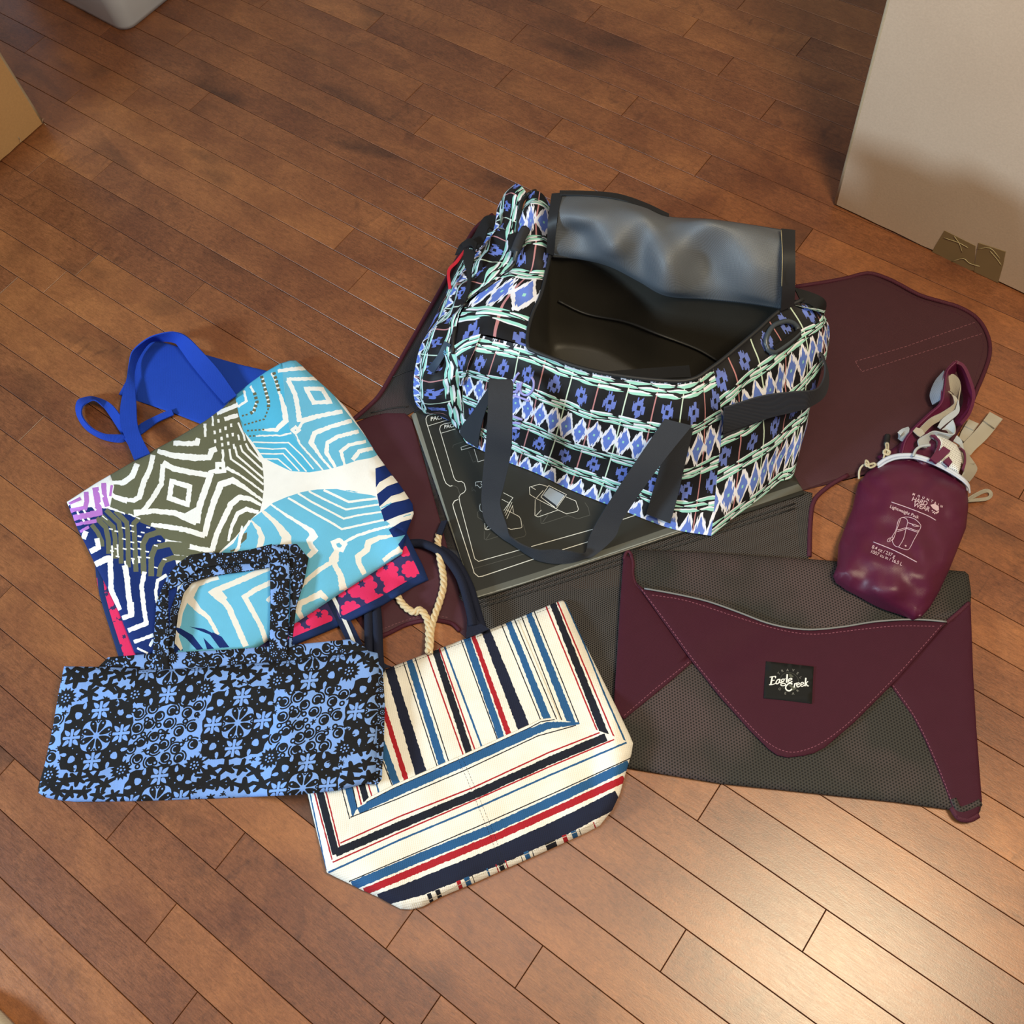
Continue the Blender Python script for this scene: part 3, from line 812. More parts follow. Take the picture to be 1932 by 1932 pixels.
# ------------------------------------------------------------------ duffel bag with ikat print
from mathutils.bvhtree import BVHTree
def ikat():
    m, t, b = new_mat('ikat_print'); X.T = t
    uvn = nd(t, 'ShaderNodeUVMap'); uvn.uv_map = 'uv'
    sx = nd(t, 'ShaderNodeSeparateXYZ'); t.links.new(uvn.outputs[0], sx.inputs[0])
    u, v = X(sx.outputs[0]), X(sx.outputs[1])
    def white(x, seed=0.0):
        n = nd(t, 'ShaderNodeTexWhiteNoise', noise_dimensions='1D'); t.links.new((x + seed).v, n.inputs['W']); return X(n.outputs['Value'])
    col = (u / 0.0019).floor()
    jag = white(col) - 0.5
    v1 = v + jag * 0.0095
    vm = v1.mod(0.128); vs_ = (v + jag * 0.003).mod(0.128)
    PER = 0.0205
    uu = (((u / PER).mod(1.0)) - 0.5).abs() * 2.0
    dd = uu + ((vm - 0.101) / 0.0285).abs()
    def rng(x, a, b_): return (x > a) * (x < b_)
    BLACK = srgb(24, 23, 26); BLUE = srgb(100, 126, 208); WH = srgb(236, 236, 246); MINT = srgb(156, 216, 200); PINK = srgb(190, 130, 132)
    BLUE2 = srgb(104, 122, 198); PALE = srgb(206, 226, 206)
    # thin vertical lines between motifs
    lu = (u / (2 * PER)).mod(1.0); line_ = ((lu - 0.5).abs() > 0.478)
    alt = ((u / (2 * PER) + 0.5).floor()).mod(2.0)
    c = mixc(t, line_, BLACK, mixc(t, alt, PALE, PINK))
    # diamond row
    zd = rng(vs_, 0.0740, 0.128)
    c = mixc(t, zd * (dd < 1.16), c, WH)
    c = mixc(t, zd * (dd < 0.80), c, BLUE)
    c = mixc(t, zd * ((uu < 0.13) * ((v.mod(0.128) - 0.101).abs() < 0.0022)), c, MINT)
    # cross row
    xx = (lu - 0.5).abs() * (2 * PER); yy = (vm - 0.037).abs(); y0 = (v.mod(0.128) - 0.037).abs()
    cross = ((xx < 0.0042) * (yy < 0.0135)).max((xx < 0.0088) * (yy < 0.0062))
    hole = (xx < 0.0023) * (y0 < 0.0036)
    c = mixc(t, rng(vs_, 0.0195, 0.0545) * cross * (1.0 - hole), c, BLUE2)
    # dashed mint bands
    def dashes(v0, v1_, seed):
        w = v1_ - v0
        zone = rng(v, 0, 1e9)
        vl = (v.mod(0.128) - v0) / w
        inside = rng(vl, 0.0, 1.0)
        out = None
        for k, (lo, hi) in enumerate(((0.02, 0.34), (0.40, 0.66), (0.70, 1.0))):
            mid = (lo + hi) / 2
            n = nd(t, 'ShaderNodeTexNoise', noise_dimensions='1D'); n.inputs['Scale'].default_value = 1.0; n.inputs['Detail'].default_value = 1.0
            t.links.new((u * 55.0 + (seed + k * 7.7)).v, n.inputs['W'])
            wob = (X(n.outputs['Fac']) - 0.5) * 0.16
            up = u + (X(n.outputs['Fac']) - 0.5) * 0.012
            ph = up / 0.041 + (0.37 * k + seed); dn = ph.floor()
            r1 = white(dn, seed + k * 3.0)
            dl = (ph.mod(1.0) - 0.5) * 2.0 + (r1 - 0.5) * 0.3
            j2 = (white((vl * 14.0).floor(), seed + k * 5.0) - 0.5) * 0.30
            ds = dl + j2
            lens = 1.02 - ds * ds
            rl = ((vl - mid - wob * 0.6 - (r1 - 0.5) * 0.10).abs()) / ((hi - lo) / 2)
            mint = rl < lens * 0.66
            d3 = ds + 0.22
            wht = ((vl - mid - wob * 0.6 + 0.085).abs()) / ((hi - lo) / 2) < (0.95 - d3 * d3) * 0.85
            yield inside * wht, inside * mint
    for v0, v1_, sd in ((0.0, 0.0195, 1.3), (0.0545, 0.0740, 5.1)):
        for wht, mint in dashes(v0, v1_, sd):
            c = mixc(t, wht, c, WH); c = mixc(t, mint, c, MINT)
    t.links.new(c, b.inputs['Base Color'])
    b.inputs['Roughness'].default_value = 0.62; b.inputs['Specular IOR Level'].default_value = 0.3
    tc = nd(t, 'ShaderNodeTexCoord')
    n2 = nd(t, 'ShaderNodeTexNoise'); n2.inputs['Scale'].default_value = 28; n2.inputs['Detail'].default_value = 2
    t.links.new(tc.outputs['Object'], n2.inputs[0])
    bp = nd(t, 'ShaderNodeBump'); bp.inputs['Strength'].default_value = 0.25; bp.inputs['Distance'].default_value = 0.006
    t.links.new(n2.outputs['Fac'], bp.inputs['Height']); t.links.new(bp.outputs[0], b.inputs['Normal'])
    return m
M_IKAT = ikat()
M_LINING = fabric('dark_coated_lining', srgb(50, 47, 42), 0.5, 1500, 0.08, 0.06, spec=0.4)
M_FLAP = fabric('grey_coated_lining', srgb(92, 96, 102), 0.48, 1500, 0.3, 0.05, spec=0.5, fold=0.25, fscale=12)
M_WEB = fabric('charcoal_webbing', srgb(54, 56, 62), 0.75, 2600, 0.5, 0.05)
M_BLACKWEB = fabric('black_webbing', srgb(30, 30, 32), 0.7, 2600, 0.4, 0.05)
DO = Vector((-0.073, 0.815, 0)); DL = Vector((.838, -.545, 0)).normalized(); DD = Vector((-DL.y, DL.x, 0))
def dl(l, d, z): return DO + DL * l + DD * d + Vector((0, 0, z))
def dpx(l, d, z):
    x, y = P(dl(l, d, z)); return (x, y, z)
duf = thing('duffel_bag', 'open blue and black ikat-patterned duffel bag with its lid flipped back', 'duffel bag', tuple(dl(.2, .14, .0095)))
Zs = (.205, .175, .125, .065, .011)
A_rows = [
 [(905, 632, .190), (995, 655, .205), (1071, 686, .205), (1140, 704, .205), (1240, 717, .205), (1304, 716, .205), (1345, 692, .205)],
 [(882, 685, .165), (985, 705, .175), (1058, 735, .175), (1126, 757, .175), (1225, 776, .175), (1297, 785, .172), (1358, 755, .170)],
 [(872, 722, .110), (973, 760, .125), (1045, 790, .125), (1112, 815, .125), (1212, 838, .125), (1290, 852, .122), (1361, 818, .118)],
 [(874, 775, .060), (960, 815, .065), (1030, 843, .065), (1096, 870, .065), (1196, 900, .065), (1280, 925, .062), (1352, 908, .060)],
 [(880, 836, .012), (948, 868, .011), (1012, 893, .011), (1078, 925, .011), (1175, 963, .011), (1265, 997, .011), (1342, 1011, .011)]]
B_rows = [
 [(1345, 692, .205), (1376, 668, .205), (1426, 626, .205), (1470, 586, .205), (1518, 563, .205), dpx(.43, .272, .205)],
 [(1358, 755, .170), (1394, 722, .176), (1446, 682, .178), (1502, 636, .180), (1545, 612, .182), dpx(.46, .282, .175)],
 [(1361, 818, .118), (1400, 797, .124), (1454, 762, .125), (1508, 718, .128), (1546, 672, .135), dpx(.475, .290, .125)],
 [(1352, 908, .060), (1398, 884, .064), (1450, 850, .065), (1496, 812, .066), (1526, 780, .072), dpx(.475, .290, .065)],
 [(1342, 1011, .011), (1383, 978, .011), (1433, 941, .011), (1470, 910, .011), (1501, 884, .012), dpx(.46, .280, .011)]]
C_rows = [
 [(858, 655, .165), (905, 632, .190), (950, 640, .203), (995, 655, .205)],
 [(870, 592, .172), (915, 590, .197), (958, 595, .208), (1000, 612, .207)],
 [(905, 553, .187), (940, 552, .205), (975, 560, .212), (1016, 568, .208)],
 [(958, 512, .202), (985, 510, .214), (1008, 512, .216), (1031, 515, .209)],
 [(974, 478, .206), (995, 470, .222), (1018, 472, .220), (1038, 479, .210)],
 [(979, 420, .212), (1000, 405, .228), (1022, 408, .224), (1044, 420, .210)],
 [(996, 368, .205), (1010, 360, .218), (1024, 366, .216), (1040, 388, .205)]]
D_rows = [
 [(996, 368, .205), (985, 352, .206), (973, 347, .198), (960, 357, .165)],
 [(985, 390, .210), (966, 380, .207), (951, 378, .192), (939, 391, .160)],
 [(977, 440, .206), (958, 432, .202), (942, 426, .185), (930, 436, .155)],
 [(972, 490, .203), (945, 484, .198), (920, 479, .182), (896, 482, .150)],
 [(933, 532, .194), (908, 530, .192), (885, 530, .172), (859, 535, .138)],
 [(876, 574, .175), (862, 583, .168), (848, 588, .152), (832, 595, .118)],
 [(858, 640, .166), (838, 645, .155), (818, 645, .132), (797, 645, .098)],
 [(866, 690, .150), (838, 700, .128), (808, 702, .100), (783, 695, .070)],
 [(868, 735, .100), (842, 745, .088), (810, 750, .066), (780, 738, .045)],
 [(874, 778, .056), (848, 779, .046), (815, 773, .030), (785, 762, .026)],
 [(880, 836, .012), (856, 802, .012), (830, 786, .012), (795, 774, .012)]]
def uvfix(o, swap):
    if swap:
        for d in o.data.uv_layers['uv'].data: d.uv = (d.uv[1], d.uv[0])
pa = patch('body', A_rows, M_IKAT, duf, 10, 8, uv=(0.0, -0.004, 1.0, 1.08), wr=0.004, ws=0.045, seed=1)
pb = patch('body', B_rows, M_IKAT, duf, 10, 8, uv=(0.013, 0.016, 1.0, 1.0), wr=0.006, ws=0.04, seed=1)
pc = patch('body', C_rows, M_IKAT, duf, 8, 8, uv=(0.004, 0.030, 1.0, 1.0), wr=0.007, ws=0.03, seed=5)
pd_ = patch('body', D_rows, M_IKAT, duf, 8, 7, uv=(0.0, 0.02, 1.25, 1.0), wr=0.010, ws=0.032, seed=9); 
for d in pd_.data.uv_layers['uv'].data: d.uv = (d.uv[1], d.uv[0])
back_w = [[dl(l, d + .0, z) for l in np.linspace(.46, -.075 if z < .13 else -.012, 14)] for d, z in ((.262, .205), (.285, .18), (.292, .125), (.292, .065), (.282, .011))]
back_rows = [[tuple(P(p)) + (p.z,) for p in r] for r in back_w]
pe = patch('body', back_rows, M_IKAT, duf, 2, 6, uv=(0, 0, 1, 1), wr=0.004, ws=0.05, seed=2)
end_rows = []
for r in D_rows:
    s = r[-1]; z = s[2]; a = dpx(-.075 if z < .13 else -.012, .292 if z > .02 else .282, z)
    m_ = ((s[0] + a[0]) / 2 - 6, (s[1] + a[1]) / 2, z)
    end_rows.append([s, m_, a])
pf = patch('body', end_rows, M_IKAT, duf, 5, 4, uv=(0, 0, 1, 1), seed=3)
# top strip behind the flap, from the hinge to the back wall
hinge = [(1042, 480, .205), (1100, 486, .200), (1152, 500, .198), (1205, 528, .197), (1258, 555, .197), (1340, 561, .197), (1420, 569, .198), (1505, 572, .203)]
top_back = [hinge, [dpx(l, .268, .205) for l in np.linspace(.03, .445, 8)]]
pg = patch('body', top_back, M_IKAT, duf, 4, 4, uv=(0, .02, 1, 1))
tl_back = [[r[-1] for r in C_rows][3:], [dpx(l, .275, .2) for l in (.02, 0.0, -.03, -.06)]]
fill_rows = [[(857, 652, .168), (880, 638, .184), (907, 630, .194)], [(862, 675, .160), (878, 665, .172), (897, 658, .182)], [(864, 692, .151), (874, 690, .160), (884, 688, .168)], [(866, 728, .106), (870, 728, .112), (875, 726, .112)]]
ph_ = patch('body', fill_rows, M_IKAT, duf, 6, 6, uv=(0.01, 0.0, 1, 1.08))
body = join([pa, pb, pc, pd_, pe, pf, pg, ph_], 'body')
bm = bmesh.new(); bm.from_mesh(body.data); bmesh.ops.remove_doubles(bm, verts=bm.verts, dist=0.0012); bmesh.ops.recalc_face_normals(bm, faces=bm.faces); bm.to_mesh(body.data); bm.free()
body.data.polygons.foreach_set('use_smooth', [True] * len(body.data.polygons))
def raycaster(objs):
    bmx = bmesh.new()
    for o in objs:
        i0 = len(bmx.verts); bmx.from_mesh(o.data)
    tree = BVHTree.FromBMesh(bmx); bmx.free()
    cpos = Vector((0, 0, CAMH))
    def hit(px, py, off=0.001, dz=.1):
        d = (F(px, py, 0) - cpos).normalized(); loc, nrm, idx, dist = tree.ray_cast(cpos, d)
        if loc is None: return F(px, py, dz)
        if nrm.dot(d) > 0: nrm = -nrm
        return loc + nrm * off
    return hit
hit_d = raycaster([body])
# inside: dark coated lining
rim = [(998, 660, .203), (1071, 688, .203), (1140, 706, .203), (1240, 719, .203), (1304, 718, .203), (1347, 694, .203), (1378, 669, .203), (1427, 628, .203), (1471, 588, .203), (1512, 566, .203)] + [(x, y, z) for x, y, z in hinge[::-1]][1:] + [(1033, 507, .207), (1020, 556, .207), (1005, 590, .206), (998, 622, .205)]
rim = cr(rim, 3, True)
RW = [F(*p) for p in rim]
loc = [((p - DO).dot(DL), (p - DO).dot(DD)) for p in RW]
l0, l1 = min(a for a, b in loc), max(a for a, b in loc); d0, d1 = min(b for a, b in loc), max(b for a, b in loc)
def ring_at(z, la, lb, da, db): return [dl(la + (a - l0) / (l1 - l0) * (lb - la), da + (b_ - d0) / (d1 - d0) * (db - da), z) for a, b_ in loc]
rings = [RW, [p + Vector((0, 0, -.012)) for p in RW], ring_at(.15, l0 - .004, l1 + .004, d0 - .012, d1 + .006), ring_at(.07, l0 - .004, l1 + .006, .048, .262), ring_at(.024, l0, l1, .036, .258), ring_at(.018, l0 + .01, l1 - .01, .046, .248)]
n = len(RW); V = [p for r in rings for p in r]; Fs = []
for i in range(len(rings) - 1):
    for k in range(n): Fs.append((i * n + k, (i + 1) * n + k, (i + 1) * n + (k + 1) % n, i * n + (k + 1) % n))
Fs.append(tuple((len(rings) - 1) * n + k for k in range(n))[::-1])
lining = mesh_object('lining', V, Fs, M_LINING, duf)
hit_l = raycaster([lining])
seam = [(1053, 566), (1108, 591), (1182, 606), (1240, 628), (1314, 656), (1356, 680)]
tube('lining_seam', [tuple(hit_l(x, y, .0015)) for x, y in cr(seam, 5)], 0.0022, M_ZIP, lining, seg=6, n=1, world=True, flat=.6)
tag(band('lining_pocket', [(1110, 704, .19), (1200, 697, .185), (1300, 690, .18)], [(1110, 716, .19), (1200, 716, .185), (1304, 712, .185)], M_BLACKWEB, lining, .002), 'black webbing tab inside')
# flap
fl_rows = [
 [(1056, 364, .262), (1110, 366, .270), (1165, 372, .272), (1215, 388, .268), (1262, 408, .262), (1340, 413, .268), (1420, 424, .270), (1494, 436, .262)],
 [(1050, 398, .272), (1105, 408, .282), (1160, 405, .285), (1215, 410, .292), (1265, 424, .280), (1340, 422, .300), (1420, 440, .285), (1493, 462, .275)],
 [(1043, 438, .250), (1100, 440, .245), (1155, 462, .272), (1210, 470, .255), (1258, 490, .275), (1330, 490, .250), (1420, 500, .268), (1492, 512, .255)],
 [(1040, 468, .226), (1098, 478, .220), (1150, 490, .236), (1205, 518, .220), (1255, 544, .235), (1340, 545, .218), (1420, 552, .230), (1491, 560, .222)],
 [(1040, 486, .207), (1100, 491, .200), (1152, 505, .198), (1205, 532, .197), (1258, 560, .197), (1340, 566, .197), (1420, 575, .198), (1490, 586, .200)]]
flap = patch('lid_flap', fl_rows, M_FLAP, duf, 8, 8, thick=0.0022, wr=0.004, ws=0.05, seed=12)
flap['label'] = 'grey coated inside of the flipped lid'
band('lid_zipper', [(1041, 366, .266), (1034, 420, .262), (1031, 476, .222)], [(1062, 364, .266), (1052, 412, .270), (1045, 482, .215)], M_ZIP, flap, .002)
band('lid_zipper', [(1474, 432, .278), (1476, 480, .284), (1475, 540, .252), (1473, 586, .214)], [(1500, 435, .274), (1500, 480, .280), (1500, 540, .248), (1498, 576, .216)], M_ZIP, flap, .002)
band('lid_zipper', [(1056, 360, .262), (1110, 361, .268), (1165, 366, .270), (1215, 382, .266), (1262, 404, .260)], [(1056, 368, .268), (1110, 369, .274), (1165, 376, .276), (1215, 392, .272), (1262, 411, .264)], M_ZIP, flap, .0016)
tube('lid_stitching', [(1474, 434, .280), (1476, 480, .287), (1475, 540, .255)], .0004, M_TAPEC, flap, seg=5)
# opening zipper, pocket zipper
zl = [(x, y, z + .002) for x, y, z in [(1038, 480, .211), (1033, 506, .211), (1021, 556, .210), (1006, 590, .209), (997, 622, .208), (996, 652, .207), (1008, 662, .206), (1071, 686, .206), (1140, 704, .206), (1240, 717, .206), (1304, 716, .206), (1345, 692, .206), (1376, 668, .206), (1426, 626, .206), (1470, 587, .206), (1516, 564, .206)]]
tube('opening_zipper', zl, 0.0028, M_ZIP, duf, seg=8, n=5)
pz = [(1010, 360), (988, 376), (981, 401), (977, 436), (971, 466), (974, 492), (961, 510), (933, 532), (909, 550), (877, 573), (866, 602), (857, 633), (855, 668)]
tube('pocket_zipper', [tuple(hit_d(x, y, .001)) for x, y in cr(pz, 5)], 0.0030, M_ZIP, duf, seg=8, n=1, world=True)
# handles
def on_duf(pts, off): 
    return [tuple(P(hit_d(x, y, off))) + (hit_d(x, y, off).z,) for x, y in pts]
band('strap_base', on_duf([(927, 722), (899, 768), (874, 808), (882, 828)], .005), on_duf([(936, 735), (921, 770), (910, 812), (905, 842)], .005), M_WEB, duf, .002)
band('strap_base', on_duf([(1262, 798), (1249, 868), (1237, 912), (1222, 966)], .0055), on_duf([(1305, 804), (1293, 860), (1280, 926), (1266, 984)], .0055), M_WEB, duf, .002)
sA = [(926, 722, .198), (922, 718, .206), (921, 756, .196), (919, 806, .165), (915, 855, .115), (910, 910, .066), (909, 950, .034), (917, 986, .017), (945, 1013, .013), (967, 1027, .013), (998, 1048, .013), (1019, 1058, .013), (1050, 1063, .013), (1081, 1060, .013), (1104, 1053, .014), (1122, 1048, .016), (1160, 1013, .032), (1177, 976, .055), (1240, 885, .128), (1306, 803, .172)]
sB = [(936, 728, .198), (966, 718, .206), (967, 756, .196), (966, 822, .158), (962, 866, .112), (951, 915, .068), (944, 950, .040), (956, 990, .024), (961, 1008, .027), (970, 1018, .030), (990, 1030, .032), (1019, 1038, .033), (1050, 1037, .034), (1081, 1041, .033), (1098, 1044, .026), (1106, 1038, .020), (1112, 1013, .034), (1135, 970, .060), (1196, 876, .132), (1254, 790, .172)]
band('carry_strap', sA, sB, M_WEB, duf, .0022, n=7)
band('end_handle', [(1366, 769, .182), (1438, 747, .186), (1500, 739, .182), (1538, 735, .170), (1553, 716, .152), (1556, 690, .142), (1547, 664, .145)], [(1364, 817, .128), (1450, 788, .134), (1500, 776, .136), (1530, 766, .138), (1556, 746, .130), (1563, 712, .124), (1554, 672, .130)], M_WEB, duf, .0022)
band('end_handle_base', on_duf([(1364, 768), (1400, 758), (1436, 748)], .003), on_duf([(1363, 822), (1405, 805), (1462, 778)], .003), M_WEB, duf, .002)
band('back_strap', [(1498, 543, .208), (1530, 552, .206), (1553, 563, .198), (1558, 577, .180), (1551, 600, .160)], [(1512, 571, .206), (1526, 574, .203), (1540, 583, .194), (1547, 592, .178), (1540, 610, .160)], M_BLACKWEB, duf, .0022)
M_PLAST = plain('dark_grey_plastic', srgb(62, 70, 78), 0.3)
ring = [(1447, 661), (1442, 644), (1451, 621), (1467, 610), (1485, 607), (1499, 616), (1502, 630)]
dr = tube('d_ring', [tuple(hit_d(x, y, .006)) for x, y in cr(ring, 4)] + [tuple(hit_d(x, y, .006)) for x, y in ((1490, 641), (1475, 652), (1457, 664))], 0.0034, M_PLAST, duf, seg=8, n=2, world=True, closed=True)
band('d_ring_tab', on_duf([(1452, 655), (1474, 640), (1500, 622)], .010), on_duf([(1463, 668), (1484, 654), (1507, 636)], .006), M_BLACKWEB, duf, .0016)
K = conv(820, 330, 260 / 1288)
def kz(pts, zs): return [(x, y, z) for (x, y), z in zip(K(*pts), zs)]
band('side_strap', kz([(570, 380), (470, 395), (405, 500), (350, 595), (245, 650), (195, 750)], (.19, .185, .18, .178, .172, .16)), kz([(550, 515), (505, 500), (470, 600), (400, 690), (300, 670), (275, 720)], (.19, .195, .192, .188, .184, .178)), M_BLACKWEB, duf, .0022)
band('side_strap', kz([(275, 690), (270, 800), (310, 950), (290, 1080), (245, 1150)], (.19, .188, .185, .178, .17)), kz([(385, 700), (365, 790), (345, 900), (335, 1050), (290, 1190)], (.192, .192, .19, .185, .178)), M_BLACKWEB, duf, .002)
band('side_strap_loop', kz([(255, 640), (330, 600), (400, 640)], (.182, .19, .195)), kz([(275, 690), (340, 660), (380, 710)], (.184, .195, .198)), M_BLACKWEB, duf, .003)
tag(band('hang_tag', kz([(276, 700), (200, 800), (122, 895), (132, 1070)], (.180, .170, .160, .140)), kz([(290, 712), (218, 815), (142, 903), (156, 1060)], (.184, .174, .164, .144)), plain('red_card', srgb(206, 34, 48), 0.4), duf, .0012), 'narrow red hang tag')
tube('strap_keeper', kz([(850, 510), (800, 600), (755, 715)], (.228, .229, .226)), 0.0072, M_WEB, duf, seg=10)
tube('strap_keeper_pin', kz([(770, 710), (755, 760), (745, 805)], (.226, .222, .218)), 0.0032, M_PLAST, duf, seg=8)
band('pocket_strap', kz([(830, 520), (770, 620), (735, 700)], (.222, .224, .222)), kz([(700, 560), (690, 640), (700, 700)], (.212, .214, .214)), M_BLACKWEB, duf, .002)
# brand label on the pocket puller and embroidered logo on the front
M_LABEL = plain('label_navy', srgb(36, 52, 72), 0.5); M_THREAD = fabric('lilac_thread', srgb(168, 166, 232), 0.55, 3000, 0.4, 0.08)
lb = band('zip_label', on_duf([(843, 646), (828, 670), (811, 697)], .004), on_duf([(853, 652), (838, 678), (822, 706)], .004), M_LABEL, duf, .0012)
lettering('label_lettering', 'DAKINE', (821, 702), (6.6, -11.0), (-7.6, -4.6), lambda x, y: hit_d(x, y, .0062).z, plain('label_print', srgb(120, 190, 225), .5), lb, 0, 1.0)
L_ = conv(860, 640, 320 / 1932)
for pts in ([(655, 598), (690, 590), (706, 550), (705, 490)], [(755, 485), (738, 560), (750, 610), (800, 635), (850, 615), (885, 560), (890, 480), (862, 425)], [(735, 500), (722, 560), (690, 610)], [(650, 640), (745, 665), (838, 702)], [(640, 868), (700, 890), (762, 916)], [(640, 952), (690, 950), (742, 958)], [(640, 1012), (690, 1008), (735, 1018)], [(655, 490), (690, 420), (725, 380)]):
    tube('embroidered_logo', [tuple(hit_d(x, y, .0006)) for x, y in cr(L_(*pts), 4)], 0.0018, M_THREAD, duf, seg=6, n=1, world=True)
# ------------------------------------------------------------------ flat floral pouch (pink flowers on navy)
NAVY = srgb(24, 44, 92); PURP = srgb(54, 48, 92); PINK_ = srgb(226, 46, 98)
cA = conv(120, 760, 400 / 1932); cB = conv(420, 660, 380 / 1932); cC = conv(440, 880, 360 / 1932); cD = conv(180, 1040, 400 / 1092)
cS = conv(120, 1000, 300 / 1932)
def blob(cx, cy, r, lobes=7, depth=.22, seed=0, sq=1.0, rot=0.0, n=96):
    rg = random.Random(seed); ph = rg.uniform(0, 6.28)
    out = []
    for k in range(n):
        a = 2 * math.pi * k / n
        rad = r * (1 - depth + depth * abs(math.cos((a + ph) * lobes / 2)) ** .6 * 1.3)
        out.append((cx + math.cos(a + rot) * rad, cy + math.sin(a + rot) * rad * sq))
    return out
def star(cx, cy, r, n=6, seed=0):
    rg = random.Random(seed); ph = rg.uniform(0, 6)
    return [(cx + math.cos(ph + math.pi * k / n) * r * (1 if k % 2 == 0 else .55) * rg.uniform(.85, 1.15), cy + math.sin(ph + math.pi * k / n) * r * (1 if k % 2 == 0 else .55)) for k in range(2 * n)]
po = [(179, 1058), (181, 1085), (188, 1124), (198, 1158), (207, 1186), (222, 1234), (238, 1272), (250, 1290), (420, 1282), (550, 1218), (640, 1180), (722, 1140), (780, 1106), (808, 1093), (797, 1065), (782, 1036), (767, 1005), (740, 960), (500, 1000), (300, 1040)]
pin = [(190, 1068), (196, 1118), (205, 1152), (216, 1185), (231, 1230), (244, 1264), (256, 1280), (416, 1272), (545, 1207), (636, 1169), (716, 1128), (770, 1096), (794, 1085), (780, 1052), (760, 1012), (735, 972), (500, 1010), (300, 1050)]
ps = [(pin, PURP)]
k = 360 / 1932
for i, (x, y, r) in enumerate(((870, 1560, 150), (1190, 1450, 115), (1310, 1215, 165), (1560, 1065, 130), (1650, 1220, 150), (1800, 1040, 110), (1430, 1370, 110), (690, 1740, 150), (640, 1620, 60), (1740, 860, 70), (1090, 1280, 60), (1240, 1260, 90), (1480, 1360, 90), (760, 1760, 90))):
    (px, py), = cC((x, y)); ps.append((blob(px, py, r * k * .86, 8 if r > 90 else 6, .22, i, .9, -.4), PINK_))
for i, (x, y, r) in enumerate(((870, 1500, 42), (1300, 1190, 45), (1545, 1020, 36), (1660, 1250, 0), (1210, 1430, 0))):
    if r: (px, py), = cC((x, y)); ps.append((star(px, py, r * k, 6, i), PURP))
for i, (x, y, r) in enumerate(((470, 640, 75), (540, 850, 80), (590, 1040, 60), (680, 1000, 60), (720, 1250, 120), (800, 1440, 95), (660, 1180, 70))):
    (px, py), = cS((x, y)); ps.append((blob(px, py, r * 300 / 1932, 7, .2, 40 + i, 1.3, .3), PINK_))
for i, (x, y) in enumerate(((735, 1295), (520, 780), (465, 660))): (px, py), = cS((x, y)); ps.append((star(px, py, 5, 6, i + 9), PURP))
# keep the navy border clear
ps += [(p, NAVY) for p in stroke([(186, 1066), (192, 1119), (201, 1154), (211, 1186), (226, 1232), (240, 1272), (252, 1286)], 11, 0, 6)]
ps += [(p, NAVY) for p in stroke([(255, 1286), (418, 1278), (547, 1212.5), (638, 1174.5), (719, 1134), (775, 1101), (801, 1089)], 15, 0, 6)]
ps += [(p, NAVY) for p in stroke([(803, 1091), (789, 1061), (774, 1031), (752, 985)], 13, 0, 6)]
def drape(x, y):   # the pouch and tote ride up over the striped tote's padded handles
    return max(.0165 * math.exp(-((x - 764) ** 2 + (y - 1028) ** 2) / 1500.0), .0190 * math.exp(-((x - 700) ** 2 + (y - 1150) ** 2) / 1700.0), .0125 * math.exp(-((x - 750) ** 2 + (y - 1124) ** 2) / 500.0))
pouch = thing('pouch', 'flat navy pouch printed with pink flowers lying under the blue zebra-print tote', 'pouch', tuple(F(500, 1150)))
sheet('body', po, ps, NAVY, M_ATTR, lambda x, y: 0.0056 + drape(x, y), 0.0066, 5, pouch, grid=16, edge=.003)
M_NAVYW = fabric('navy_webbing', srgb(22, 34, 66), 0.7, 2600, 0.5, 0.05); M_WHW = fabric('white_webbing', srgb(232, 232, 228), 0.7, 2600, 0.5, 0.03)
zs = (.0130, .0130, .0132, .0134)
def cz(g, pts, z): return [(x, y, zz) for (x, y), zz in zip(g(*pts), z if isinstance(z, (list, tuple)) else [z] * len(pts))]
s1 = band('strap', cz(cC, [(925, 1300), (955, 1375), (1080, 1630), (1190, 1850)], zs), cz(cC, [(1035, 1235), (1065, 1300), (1200, 1580), (1312, 1800)], zs), M_NAVYW, pouch, .0014)
band('strap_stripe', cz(cC, [(968, 1270), (1000, 1340), (1130, 1610), (1238, 1862)], [z + .0011 for z in zs]), cz(cC, [(998, 1250), (1032, 1322), (1160, 1590), (1266, 1845)], [z + .0011 for z in zs]), M_WHW, s1, .0006)

# ------------------------------------------------------------------ zebra-print tote
OL = srgb(104, 104, 80); NV = srgb(18, 42, 106); SKY = srgb(108, 188, 220); SKY2 = srgb(84, 186, 226); PU = srgb(186, 118, 200); WT = srgb(246, 245, 241)
ts = []
def poly(g, c, *pts, sm=0):
    q = g(*pts); ts.append((cr(q, sm, True) if sm else q, c))
def st(g, c, w, *pts, rough=.8, sm=0, closed=False, step=3.2):
    ww = [x * g.s for x in w] if isinstance(w, (list, tuple)) else w * g.s
    for p in stroke(g(*pts), ww, rough, step, closed, sm): ts.append((p, c))
to = [(126, 947), (180, 912), (249, 872), (283, 853), (335, 825), (387, 794), (420, 770), (447, 743), (475, 720), (502, 701), (528, 686), (547, 680), (558, 680), (570, 690), (581, 701), (620, 736), (652, 768), (685, 815), (711, 857), (735, 890), (756, 917), (778, 950), (780, 968), (767, 1002), (762, 1025), (758, 1043), (700, 1080), (640, 1118), (553, 1176), (470, 1230), (400, 1262), (320, 1272), (290, 1272), (272, 1265), (253, 1230), (223, 1152), (200, 1105), (178, 1062), (160, 1025), (148, 1002), (135, 970)]
